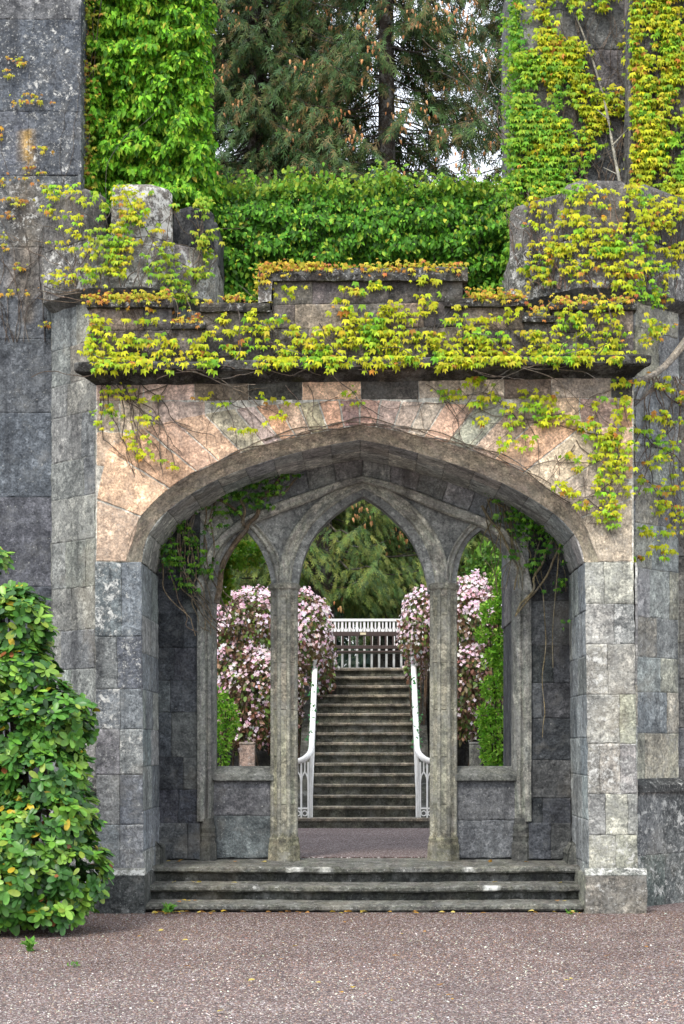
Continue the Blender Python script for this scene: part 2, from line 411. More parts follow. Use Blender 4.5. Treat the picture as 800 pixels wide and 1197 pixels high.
gcol = pal(n, [(.125, .085, .08), (.18, .128, .118), (.06, .046, .047), (.38, .345, .335), (.20, .12, .095), (.62, .605, .60)], [4, 3.6, 4, 1.5, 2.0, .22], .2) * np.array([1.04, 1.06, .94])
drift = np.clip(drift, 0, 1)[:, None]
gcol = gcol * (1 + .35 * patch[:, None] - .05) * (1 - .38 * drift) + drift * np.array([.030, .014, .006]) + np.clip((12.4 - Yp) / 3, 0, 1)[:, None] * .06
stones = cloud('gravel_stones', octa, np.stack([Xp, Yp, np.full(n, -.001)], 1), np.stack([np.cos(az), np.sin(az), RNG.normal(0, .15, n)], 1),
               np.tile([0, 0, 1.0], (n, 1)) + rn(n, .15), RNG.uniform(.006, .018, n) * np.where(RNG.random(n) < .03, 1.6, 1),
               gcol, PETAL)
gm, gn, gl, gb = mat_base('pebble'); ga = gn.new('ShaderNodeAttribute'); ga.attribute_name = 'Col'; gl.new(ga.outputs['Color'], gb.inputs['Base Color']); gb.inputs['Roughness'].default_value = .8; gb.inputs['Specular IOR Level'].default_value = .15
stones.data.materials[0] = gm; tag(stones, kind='stuff')
# ================================================================== PORCH
YF = 16.0; YB = 17.3
porch = empty('castle_porch', (0, YF, 0), 'weathered sandstone porch with wide pink arch and stepped parapet above three steps', 'porch')
O_px = smooth_curve([(148, 657), (149, 640), (155, 620), (171, 594), (199, 569), (245, 543), (314, 518), (384, 503), (420, 498)], 2) + \
       smooth_curve([(420, 498), (465, 503), (550, 526), (600, 548), (640, 573), (668, 593), (688, 615), (698, 635), (700, 657)], 2)[1:] if False else None
def arc(*segs):
    out = []
    for s in segs:
        c = [Vector((a, b, 0)) for a, b in s]; c = smooth_curve(c, 2)
        out += c if not out else c[1:]
    return out
O_px = arc([(148, 657), (149, 640), (155, 620), (171, 594), (199, 569), (245, 543), (314, 518), (384, 503), (421, 497)],
           [(421, 497), (465, 503), (550, 525), (600, 546), (640, 570), (668, 592), (688, 615), (698, 636), (700, 657)])
I_px = arc([(166, 657), (168, 640), (173, 625), (186, 605), (213, 583), (259, 557), (319, 536), (379, 521), (421, 514)],
           [(421, 514), (465, 522), (550, 548), (600, 570), (634, 590), (658, 608), (674, 627), (681, 642), (683, 657)])
NA = 72
def half_resample(pts, n):
    k = max(range(len(pts)), key=lambda i: -pts[i].y)
    return resample(pts[:k + 1], n // 2 + 1) + resample(pts[k:], n // 2 + 1)[1:]
O_px = half_resample(O_px, NA); I_px = half_resample(I_px, NA)
YI = 16.18
O3 = [Vector(P(p.x, p.y, YF)) for p in O_px]; I3 = [Vector(P(p.x, p.y, YI)) for p in I_px]
I3b = [Vector((p.x, YB, p.z)) for p in I3]
MORT = (.26, .255, .235, 0)
xl, xr = xcol(112, YF), xcol(741, YF)
zs_ = zrow(657, YF); ztop = zrow(436, YF)
# arch wall body
mb = MB()
prism(mb, [(p.x, p.z) for p in O3] + [(xr, O3[-1].z), (xr, ztop), (xl, ztop), (xl, O3[0].z)], YF + .012, YI, (.56, .52, .46, 0))
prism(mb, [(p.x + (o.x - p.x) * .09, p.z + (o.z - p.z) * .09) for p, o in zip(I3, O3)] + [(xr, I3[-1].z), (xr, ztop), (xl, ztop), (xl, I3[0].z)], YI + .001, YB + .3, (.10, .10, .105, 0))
E_px = half_resample(arc([(112, 657), (112, 610), (113, 560), (118, 528), (160, 500), (215, 487), (305, 472), (421, 466)],
                         [(421, 466), (535, 470), (630, 484), (690, 500), (735, 530), (740, 570), (740, 610), (740, 657)]), NA)
PINKS = [(.60, .365, .245), (.62, .42, .295), (.57, .385, .27), (.46, .37, .29), (.60, .47, .37), (.48, .34, .275), (.42, .37, .31)]
def pink(p=None, a=.12): return jit(random.choice(PINKS) + (a,), .10, .04)
cuts = [0, 6, 11, 15, 18, 21, 24, 26, 28, 30, 32, 34, 36, 38, 40, 42, 44, 47, 50, 53, 57, 61, 66, 72]
for a, b in zip(cuts, cuts[1:]):
    # a voussoir follows the curve: two patches side by side share its colour
    c = pink(a=.35 if a in (0, 66) else .15)
    if a >= 61: c = jit((.44, .36, .285, .4), .06)
    if a == 0: c = jit((.47, .34, .26, .4), .06)
    q = [Vector(P(O_px[i].x, O_px[i].y, YF)) for i in (a, b)] + [Vector(P(E_px[i].x, E_px[i].y, YF)) for i in (b, a)]
    stone_block(mb, (q[0], q[1], q[2], q[3]), (0, -1, 0), c, rough=.005, gap=.010, depth=.012, edge=.007)
def rect_masonry(mb, x0, y0, x1, y1, Y, rows, blen, colf, y0r=None, y1r=None, **kw):
    """px rectangle: (x0,y0) top left, (x1,y1) bottom right, optional sloping edges"""
    y0r = y0 if y0r is None else y0r; y1r = y1 if y1r is None else y1r
    masonry(mb, (P(x0, y1, Y), P(x1, y1r, Y), P(x1, y0r, Y), P(x0, y0, Y)), (0, -1, 0), rows, blen, colf, **kw)
def dirtypink(p):
    r = random.random()
    return jit((.10, .09, .08, .1) if r < .16 else (.28, .21, .16, .1) if r < .4 else random.choice(PINKS) + (.1,), .12)
rect_masonry(mb, 113, 442, 740, 469, YF + .006, .26, (.35, .62), dirtypink, 438, 465, rough=.004)
rect_masonry(mb, 113, 469, 240, 505, YF + .008, .3, (.3, .55), pink)
rect_masonry(mb, 113, 505, 150, 545, YF + .008, .32, (.3, .5), pink)
rect_masonry(mb, 600, 465, 740, 500, YF + .008, .3, (.3, .55), pink)
rect_masonry(mb, 700, 500, 740, 560, YF + .008, .3, (.3, .5), pink)
mb.build('arch_wall', STONE_PINK, porch)
# hollow moulding round the arch
mb = MB(); curves = []
for s, dy in ((0, -.004), (.06, .012), (.25, .055), (.5, .105), (.75, .15), (.9, .165), (1, .18)):
    cv = []
    for a, b in zip(O3, I3):
        t = a.lerp(b, s); t.y = YF + dy; cv.append(t)
    curves.append(cv)
ribbon(mb, curves, (.42, .35, .27, .1)); mb.c = [jit((.42, .35, .27, .1), .04) for _ in mb.c]
mb.build('arch_moulding', STONE_PINK, porch, smooth=True)
# vault stones behind it
mb = MB()
GREY = [(.42, .42, .41), (.48, .47, .44), (.36, .37, .38), (.50, .48, .44)]
def grey(p=None, a=.15): return jit(random.choice(GREY) + (a,), .14)
vc = list(range(0, NA + 1, 4))
for i, j in zip(vc, vc[1:]):
    ys = [YI + .004, random.uniform(16.55, 16.95), YB]
    for y0, y1 in zip(ys, ys[1:]):
        a, b = I3[i], I3[j]
        q = (Vector((a.x, y0, a.z)), Vector((b.x, y0, b.z)), Vector((b.x, y1, b.z)), Vector((a.x, y1, a.z)))
        n = (q[1] - q[0]).cross(q[3] - q[0])
        c = (a + b) / 2
        if n.dot(Vector((0, 16.7, 3)) - c) < 0: n = -n
        n.normalize(); q = tuple(v + n * .002 for v in q)
        stone_block(mb, q, n, grey(), depth=.008, rough=.004)
mb.build('vault', STONE, porch)
# piers
WARM = [(.24, .225, .195), (.20, .195, .185), (.28, .265, .23), (.17, .17, .175), (.23, .20, .17)]
def pier_l(p):
    return jit(random.choice([(.21, .215, .22), (.26, .26, .25), (.17, .18, .20), (.23, .235, .245)]) + (random.uniform(.15, .8),), .14)
def pier_r(p):
    return jit(random.choice([(.38, .36, .31), (.34, .33, .305), (.29, .285, .28), (.38, .355, .31), (.26, .25, .245)]) + (random.uniform(.3, .85),), .12)
for side in (0, 1):
    if side == 0: fx0, fx1, rx, colf = (111, 113), (165.5, 168), I3[0].x, pier_l
    else: fx0, fx1, rx, colf = (684, 689), (741, 746), I3[-1].x, pier_r
    mb = MB()
    yb, yt = 1019, 657
    X0b, X0t, X1b, X1t = xcol(fx0[1], YF), xcol(fx0[0], YF), xcol(fx1[1], YF), xcol(fx1[0], YF)
    prism(mb, [(X0b + .012, -.05), (X1b - .012, -.05), (X1t - .012, zs_), (X0t + .012, zs_)], YF + .02, YB + .3, MORT)
    zb = zrow(yb, YF)
    masonry(mb, ((X0b, YF, zb), (X1b, YF, zb), (X1t, YF, zs_), (X0t, YF, zs_)), (0, -1, 0), .42, (.18, .34), colf, rough=.007)
    rb = (X1b if side == 0 else X0b); rt = (X1t if side == 0 else X0t)
    blu = lambda p: jit(random.choice([(.28, .295, .31), (.31, .32, .32), (.24, .26, .28), (.33, .33, .31)]) + (random.uniform(0, .35),), .12)
    nn = (1, 0, 0) if side == 0 else (-1, 0, 0)
    masonry(mb, ((rb, YF + .01, .1), (rb, YB, .1), (rt, YB, zs_), (rt, YF + .01, zs_)), nn, .42, (.5, .9), blu, rough=.005)
    ob = (X0b if side == 0 else X1b); on = (-1, 0, 0) if side == 0 else (1, 0, 0)
    masonry(mb, ((ob, YF + .01, .1), (ob, YB, .1), (ob, YB, zs_), (ob, YF + .01, zs_)), on, .42, (.4, .7), colf, rough=.005)
    pr = mb.build('pier', STONE, porch)
    mb = MB()   # plinth, standing 7 cm proud
    a, b = (109, 169) if side == 0 else (684.5, 757)
    A, B = xcol(a, 15.93), xcol(b, 15.93)
    mb.box(A + .02, B - .02, 15.955, YB - .6, -.1, zrow(1021, 15.93) - .02, MORT)
    pc = (lambda p: jit((.10, .10, .10, .35), .15)) if side == 0 else (lambda p: jit((.20, .19, .165, .5), .15))
    zt_ = zrow(1019, 15.93)
    masonry(mb, ((A, 15.93, -.06), (B, 15.93, -.06), (B, 15.93, zt_ - .035), (A, 15.93, zt_ - .035)), (0, -1, 0), .6, (.5, .8), pc, rough=.008)
    ed = B if side == 0 else A
    masonry(mb, ((ed, 15.94, -.06), (ed, 16.8, -.06), (ed, 16.8, zt_ - .035), (ed, 15.94, zt_ - .035)), nn, .6, (.5, .8), pc, rough=.006)
    mb.add([(A, 15.93, zt_ - .035), (B, 15.93, zt_ - .035), (B, YF - .004, zt_ + .03), (A, YF - .004, zt_ + .03), (A, YF + .1, zt_ - .035), (B, YF + .1, zt_ - .035)],
           [(0, 1, 2, 3), (0, 3, 4), (1, 5, 2)], (.22, .22, .20, .9))
    mb.build('plinth', STONE, pr)
    mb = MB()   # low upright stone standing at the inner corner over the steps
    x0, x1 = ((177, 189) if side == 0 else (664, 676)); Yc = 16.95
    prism(mb, [XZ(x0, 1016, Yc), XZ(x1, 1016, Yc), XZ(x1, 990, Yc), XZ((x0 + x1) / 2, 986, Yc), XZ(x0, 996, Yc)], Yc, YB - .01, (.13, .13, .12, .3))
    mb.build('corner_stone', STONE_DARK, porch, bevel=.02)
# cornice: moulded profile with returns, worn and black with moss
mb = MB(); prof = [(0.0, 446), (.05, 443), (.09, 441), (.13, 438.5), (.19, 437), (.215, 434.5), (.215, 427), (.19, 425), (.02, 419), (-.2, 418)]
nx = 150; V = []; fc = []; cc = []
for k, (pj, py) in enumerate(prof):
    Y = YF - pj
    L, R = xl + .0 - pj * .78, xr + .0 + pj * .62
    for i in range(nx):
        u = i / (nx - 1); X = L + (R - L) * u
        z = zrow(py, YF) + (u - .5) * .075
        d = noise.noise((X * 3.1, pj * 5, 1)) * .016 + noise.noise((X * 11, pj * 9, 4)) * .009
        lip = .18 < pj
        V.append((X, Y - d * (1.3 if lip else .7), z + noise.noise((X * 6, 3, py * .1)) * .010 * (1.6 if lip else 1)))
        cc.append(jit(((.045, .042, .040, .12) if noise.noise((X * 1.3, 0, 7)) > -.25 else (.09, .075, .06, .3)), .15))
for k in range(len(prof) - 1):
    for i in range(nx - 1): fc.append((k * nx + i, k * nx + i + 1, (k + 1) * nx + i + 1, (k + 1) * nx + i))
fc.append(tuple(k * nx for k in range(len(prof)))[::-1]); fc.append(tuple(k * nx + nx - 1 for k in range(len(prof))))
mb.add(V, fc, cc)
mb.build('cornice', STONE_MOSS, porch)
# parapet with battlements, each coping stone a part of its own
secs = [(104, 201, 359, 358), (201, 237, 382, 381), (237, 319, 364, 362), (319, 541, 329, 325), (541, 613, 357, 356), (613, 646, 374, 374), (646, 741, 362, 362)]
mb = MB()
PARA = [(.20, .165, .135), (.155, .135, .12), (.24, .19, .15), (.12, .105, .10), (.17, .15, .13)]
parc = lambda p: jit(random.choice(PARA) + (.3,), .15)
for x0, x1, ya, yb_ in secs:
    yl = 424 - (x0 - 104) * .01; yr = 424 - (x1 - 104) * .01
    prism(mb, [XZ(x0, yl + 8, YF), XZ(x1, yr + 8, YF), XZ(x1, yb_, YF), XZ(x0, ya, YF)], YF + .015, YF + .38, (.12, .11, .10, 0))
    rect_masonry(mb, x0, ya, x1, yl, YF, .27, (.28, .55), parc, yb_, yr, rough=.008)
mb.build('parapet', STONE_DARK, porch)
caps = [(101, 203, 347, 359), (200, 240, 373, 384), (234, 316, 350, 364), (303, 547, 309, 328), (520, 616, 345, 358), (611, 649, 366, 376), (643, 745, 349, 362)]
for x0, x1, ya, yb_ in caps:
    mb = MB(); Yc = YF - .06
    X0, X1 = xcol(x0, Yc), xcol(x1, Yc); Z1, Z0 = zrow(ya, Yc), zrow(yb_, Yc)
    m = max(4, int((X1 - X0) / .06)); prof = [(.5, 0), (0, 0), (-.012, .35), (.0, .62), (.05, .86), (.16, 1.0), (.5, 1.0)]
    V = []; fc = []; cc = []
    for k, (dy, h) in enumerate(prof):
        for i in range(m + 1):
            X = X0 + (X1 - X0) * i / m
            d = noise.noise((X * 5, h * 3, x0)) * .012 + noise.noise((X * 17, h * 7, x0)) * .007
            V.append((X, Yc + dy - d, Z0 + (Z1 - Z0) * h + d * .8 + (0 if h < .5 else (X - (X0 + X1) / 2) * .012)))
            cc.append(jit((.06, .054, .05, .55), .2))
    for k in range(len(prof) - 1):
        for i in range(m): fc.append((k * (m + 1) + i, k * (m + 1) + i + 1, (k + 1) * (m + 1) + i + 1, (k + 1) * (m + 1) + i))
    fc.append(tuple(k * (m + 1) for k in range(len(prof)))[::-1]); fc.append(tuple(k * (m + 1) + m for k in range(len(prof))))
    mb.add(V, fc, cc); mb.build('coping', STONE_MOSS, porch)
mb = MB(); prism(mb, [XZ(304, 352, 15.95), XZ(317, 352, 15.95), XZ(317, 326, 15.95), XZ(304, 326, 15.95)], 15.95, 16.37, (.16, .14, .125, .9))
mb.build('corner_stone', STONE, porch, bevel=.015)
mb = MB(); mb.box(xl + .05, xr - .05, YF + .39, 18.6, zrow(425, YF), zrow(418, YF), (.06, .06, .06, 0)); mb.build('roof', STONE_MOSS, porch)
# ================================================================== SCREEN of three pointed lights
screen = empty('stone_screen', (0, YB, 0), 'dark gothic screen with three pointed openings and two slender columns inside the porch', 'screen')
SCOL = (.155, .15, .14, .1)
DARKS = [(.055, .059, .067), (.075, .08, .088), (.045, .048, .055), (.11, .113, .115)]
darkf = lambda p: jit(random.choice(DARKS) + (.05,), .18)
for x0, x1 in ((184, 234), (618, 668)):
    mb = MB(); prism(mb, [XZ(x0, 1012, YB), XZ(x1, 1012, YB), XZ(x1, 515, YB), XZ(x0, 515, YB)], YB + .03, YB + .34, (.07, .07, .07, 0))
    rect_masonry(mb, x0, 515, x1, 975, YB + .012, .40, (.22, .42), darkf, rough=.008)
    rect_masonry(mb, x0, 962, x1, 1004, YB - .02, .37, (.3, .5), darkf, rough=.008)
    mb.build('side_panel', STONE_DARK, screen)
lightR = arc([(601, 692), (600, 680), (596, 662), (587, 640), (575, 628), (563, 619)], [(563, 619), (550, 629), (540, 646), (535, 668), (533, 692)])
lightC = arc([(501, 692), (499, 676), (492, 652), (477, 623), (456, 602), (440, 589), (425, 580)], [(425, 580), (407, 589), (384, 607), (365, 628), (354, 655), (349, 678), (348, 692)])
lightL = arc([(318, 692), (317, 678), (313, 660), (304, 640), (296, 629), (287, 619)], [(287, 619), (273, 633), (264, 653), (256, 675), (251, 692)])
YT = YB + .09
mb = MB()
poly = [XZ(620, 692, YT)] + [XZ(p.x, p.y, YT) for p in lightR + lightC + lightL] + [XZ(232, 692, YT), XZ(186, 650, YT), XZ(186, 500, YT), XZ(664, 500, YT), XZ(664, 650, YT)]
prism(mb, poly, YT, YT + .22, (.28, .28, .27, .1))
# the arched course of stones above the hood
HU = arc([(228, 692), (234, 662), (248, 634), (272, 612), (300, 597), (332, 584), (365, 573), (397, 562), (424, 556)],
         [(424, 556), (456, 563), (495, 577), (527, 590), (560, 602), (590, 616), (608, 636), (618, 662), (624, 692)])
HU = half_resample(HU, 48)
UP = half_resample(arc([(186, 640), (190, 600), (215, 560), (300, 520), (424, 500)], [(424, 500), (550, 520), (630, 560), (660, 600), (666, 640)]), 48)
for i in range(0, 48, 3):
    q = [P(HU[i].x, HU[i].y, YB + .03), P(HU[i + 3].x, HU[i + 3].y, YB + .03), P(UP[i + 3].x, UP[i + 3].y, YB + .03), P(UP[i].x, UP[i].y, YB + .03)]
    stone_block(mb, q, (0, -1, 0), jit(random.choice([(.38, .38, .37), (.44, .43, .39), (.33, .335, .34), (.28, .29, .295)]) + (.1,), .12), depth=.02, rough=.006)
mb.build('tracery', STONE, screen)
def mould(name, inner, outer, prof, col=SCOL, n=48, mat=STONE, closed_ends=True):
    mbx = MB(); a = half_resample(inner, n); b = half_resample(outer, n); cs = []
    for s, Y in prof:
        cs.append([Vector(P(p.x + (q.x - p.x) * s, p.y + (q.y - p.y) * s, Y)) for p, q in zip(a, b)])
    ribbon(mbx, cs, col); mbx.c = [jit(col, .05) for _ in mbx.c]
    return mbx.build(name, mat, screen, smooth=True)
PR = [(0, YB + .30), (0, YB + .16), (.12, YB + .13), (.32, YB + .12), (.42, YB + .07), (.52, YB + .045), (.62, YB + .07), (.78, YB + .085), (.86, YB + .05), (1.0, YB + .045), (1.0, YB + .12)]
cin = arc([(349, 686), (350, 676), (354, 655), (365, 628), (384, 607), (407, 589), (425, 580)], [(425, 580), (440, 588), (456, 602), (477, 623), (492, 652), (498, 676), (499, 686)])
cout = arc([(326, 686), (327, 664), (331, 642), (342, 619), (362, 594), (384, 576), (407, 565), (424, 558)], [(424, 558), (437, 563), (459, 574), (485, 592), (508, 619), (520, 645), (524, 664), (525, 686)])
mould('arch_moulding', cin, cout, PR, (.44, .42, .36, .1))
lin = arc([(252, 694), (256, 676), (264, 654), (273, 635), (287, 620)], [(287, 620), (296, 629), (304, 641), (313, 661), (317, 678), (318, 686)])
lout = arc([(233, 694), (239, 664), (250, 636), (267, 616), (290, 603)], [(290, 603), (300, 612), (313, 627), (325, 646), (330, 664), (333, 686)])
mould('arch_moulding', lin, lout, PR, (.39, .375, .33, .1))
rin = arc([(533, 686), (535, 668), (540, 647), (550, 630), (562, 620)], [(562, 620), (575, 629), (587, 642), (596, 663), (600, 680), (601, 694)])
rout = arc([(518, 686), (521, 662), (528, 640), (540, 622), (559, 604)], [(559, 604), (586, 618), (602, 640), (613, 666), (619, 694)])
mould('arch_moulding', rin, rout, PR, (.39, .375, .33, .1))
HL = half_resample(arc([(240, 692), (245, 664), (257, 640), (277, 622), (300, 611), (332, 598), (365, 586), (397, 571), (424, 564)],
         [(424, 564), (456, 573), (495, 590), (527, 604), (558, 614), (582, 626), (600, 644), (608, 666), (612, 692)]), 48)
mould('hood_moulding', HL, HU, [(0, YB + .10), (0, YB + .02), (.15, YB - .02), (.4, YB - .045), (.6, YB - .03), (.75, YB - .055), (.95, YB - .05), (1, YB + .05)], (.40, .385, .34, .1))
# jambs, columns, sills
def oct_col(mbx, cx, cy, segs, col, sides=8, sq=.92):
    V = []; fc = []
    for z, r in segs:
        for k in range(sides):
            a = 2 * math.pi * (k + .5) / sides
            V.append((cx + r * math.cos(a), cy + r * sq * math.sin(a), z))
    m = len(segs)
    for j in range(m - 1):
        for k in range(sides): fc.append((j * sides + k, j * sides + (k + 1) % sides, (j + 1) * sides + (k + 1) % sides, (j + 1) * sides + k))
    fc.append(tuple(range(sides))[::-1]); fc.append(tuple((m - 1) * sides + k for k in range(sides)))
    mbx.add(V, fc, [jit(col, .03) for _ in V])
YC = YB + .12; LZ = LAND - .01
for cxp in (332.5, 518.5):
    X = xcol(cxp, YC); R = .138
    mb = MB(); zz = [zrow(y, YC) for y in (992, 940, 885, 830, 775, 720, 690)]
    for a, b in zip(zz, zz[1:]):
        oct_col(mb, X, YC, [(a + .002, R * .97), (a + .008, R), (b - .008, R * (.995)), (b - .002, R * .97)], jit((.30, .28, .225, .2), .08), 8)
    # rolls on the four faces of the shaft
    for k in range(8):
        an = 2 * math.pi * (k + .5) / 8
        tube(mb, [(X + R * .93 * math.cos(an), YC + R * .86 * math.sin(an), zz[0]), (X + R * .93 * math.cos(an), YC + R * .86 * math.sin(an), zz[-1])], .024, .024, 8, (.28, .265, .22, .25))
    c = mb.build('column', STONE, screen)
    mb = MB(); z0 = zrow(699, YC)
    oct_col(mb, X, YC, [(z0, R * .98), (z0 + .02, R * 1.05), (z0 + .035, R * 1.0), (z0 + .07, R * 1.02), (z0 + .09, R * 1.2), (z0 + .12, R * 1.26), (z0 + .135, R * 1.16), (z0 + .15, R * 1.0)], (.28, .26, .215, .2), 16)
    mb.build('capital', STONE, c)
    mb = MB(); zb = LZ - .02
    oct_col(mb, X, YC, [(zb, R * 1.30), (zb + .17, R * 1.26), (zb + .20, R * 1.18), (zb + .235, R * 1.2), (zb + .255, R * 1.12), (zb + .30, R * 1.0)], (.23, .215, .16, .2), 8)
    mb.build('base', STONE_STEP, c)
for x0, x1, xin in ((231, 251, 251), (601, 621, 601)):
    mb = MB(); w_ = (x1 - x0)
    inn = 1 if xin == x1 else -1
    X0, X1 = xcol(x0, YB), xcol(x1, YB)
    A, B = (X0, X1) if inn == 1 else (X1, X0)
    d = B - A
    prof = [(A, YB + .05), (A, YB - .03), (A + d * .18, YB - .045), (A + d * .3, YB - .02), (A + d * .42, YB - .005), (A + d * .5, YB + .03), (A + d * .62, YB + .01), (A + d * .78, YB + .03), (A + d * .9, YB + .09), (A + d * 1.0, YB + .16), (A + d, YB + .3)]
    z0, z1 = zrow(960, YB), zrow(690, YB); nz = 14; V = []; fc = []
    for j in range(nz + 1):
        for (x, y) in prof: V.append((x + noise.noise((x, y, j * 2.2)) * .005, y + noise.noise((y, x, j * 2.9)) * .005, z0 + (z1 - z0) * j / nz))
    m = len(prof)
    for j in range(nz):
        for k in range(m - 1): fc.append((j * m + k, j * m + k + 1, (j + 1) * m + k + 1, (j + 1) * m + k))
    mb.add(V, fc, [jit((.24, .235, .215, .15), .06) for _ in V])
    j_ = mb.build('jamb', STONE, screen)
    mb = MB(); oct_col(mb, (X0 + X1) / 2, YB + .06, [(LZ - .02, .115), (LZ + .16, .112), (LZ + .19, .095), (LZ + .25, .105), (LZ + .28, .09), (LZ + .33, .1), (LZ + .37, .085), (z0 + .03, .08)], (.09, .09, .085, .1), 8)
    mb.build('base', STONE_DARK, j_)
for x0, x1 in ((248, 320), (532, 604)):
    mb = MB(); Yw = YB + .10
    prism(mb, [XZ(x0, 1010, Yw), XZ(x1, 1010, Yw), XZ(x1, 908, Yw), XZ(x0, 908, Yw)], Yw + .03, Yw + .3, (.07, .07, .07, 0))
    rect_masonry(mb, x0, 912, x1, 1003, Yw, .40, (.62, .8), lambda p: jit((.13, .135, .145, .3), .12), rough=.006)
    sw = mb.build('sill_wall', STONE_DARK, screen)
    mb = MB(); Ys = YB + .04
    prism_pts = [(Ys, zrow(913, Ys)), (Ys, zrow(906, Ys)), (Ys + .2, zrow(896, Ys)), (Ys + .38, zrow(896, Ys)), (Ys + .38, zrow(913, Ys))]
    X0, X1 = xcol(x0, Ys), xcol(x1, Ys)
    V = [(X0, y, z) for y, z in prism_pts] + [(X1, y, z) for y, z in prism_pts]; m = len(prism_pts)
    mb.add(V, [(k, (k + 1) % m, (k + 1) % m + m, k + m) for k in range(m)] + [tuple(range(m))[::-1], tuple(range(m, 2 * m))], (.15, .15, .14, .25))
    mb.build('sill', STONE_STEP, sw, bevel=.012)
# ================================================================== PORCH STEPS
steps = empty('porch_steps', (0, 16.05, 0), 'three worn mossy stone steps leading up into the porch between the piers', 'steps')
fr = [(16.04, 1057, 168, 686), (16.36, 1035, 172, 683), (16.68, 1013, 176, 680)]
for k, (Y, py, xa, xb) in enumerate(fr):
    mb = MB(); top = zrow(py, Y); bot = -.06 if k == 0 else zrow(fr[k - 1][1], fr[k - 1][0]) - .03
    X0, X1 = xcol(xa, Y), xcol(xb, Y); back = fr[k + 1][0] + .06 if k < 2 else 17.75
    rise = .018 if k == 2 else .006
    prof = [(Y + .075, bot), (Y + .07, top - .072), (Y + .01, top - .06), (Y - .008, top - .045), (Y - .006, top - .018), (Y + .014, top - .002), (Y + .1, top), (back, top + rise * 2)]
    nx = 90; V = []; fc = []; cc = []
    joints = [random.uniform(.25, .4), random.uniform(.55, .8)]
    for q, (y, z) in enumerate(prof):
        for i in range(nx + 1):
            u = i / nx; X = X0 + (X1 - X0) * u
            wear = -.010 * math.exp(-((u - .5) / .22) ** 2) if q >= 2 else 0
            nz_ = noise.noise((X * 2.3, k * 7, q * .3)) * .010 + noise.noise((X * 9, k * 3, q * .7)) * .006
            jn = -.012 if any(abs(u - j) < .5 / nx for j in joints) and q < 7 else 0
            V.append((X, y + nz_ * (1 if q < 7 else 0) - jn * .6, z + wear + (nz_ * .7 if q >= 2 else 0) + jn * (q >= 3)))
            tread = q >= 5
            px = HX + X / y * F; chalk = q in (3, 4, 5) and ((k == 1 and 567 < px < 586) or (k == 2 and (336 < px < 350 or 372 < px < 386 or 545 < px < 552)))
            cc.append((.40, .39, .36, 1) if chalk and k == 2 else (.72, .71, .68, 1) if chalk else jit((.15, .145, .13, .5) if tread else (.115, .112, .10, .4) if q in (2, 3, 4) else (.05, .05, .047, .12), .08))  # risers coloured darker than treads: painted shade for the shadow lines beneath the nosings
    for q in range(len(prof) - 1):
        for i in range(nx): fc.append((q * (nx + 1) + i, q * (nx + 1) + i + 1, (q + 1) * (nx + 1) + i + 1, (q + 1) * (nx + 1) + i))
    mb.add(V, fc, cc); mb.build('step', STONE_STEP, steps, smooth=False)
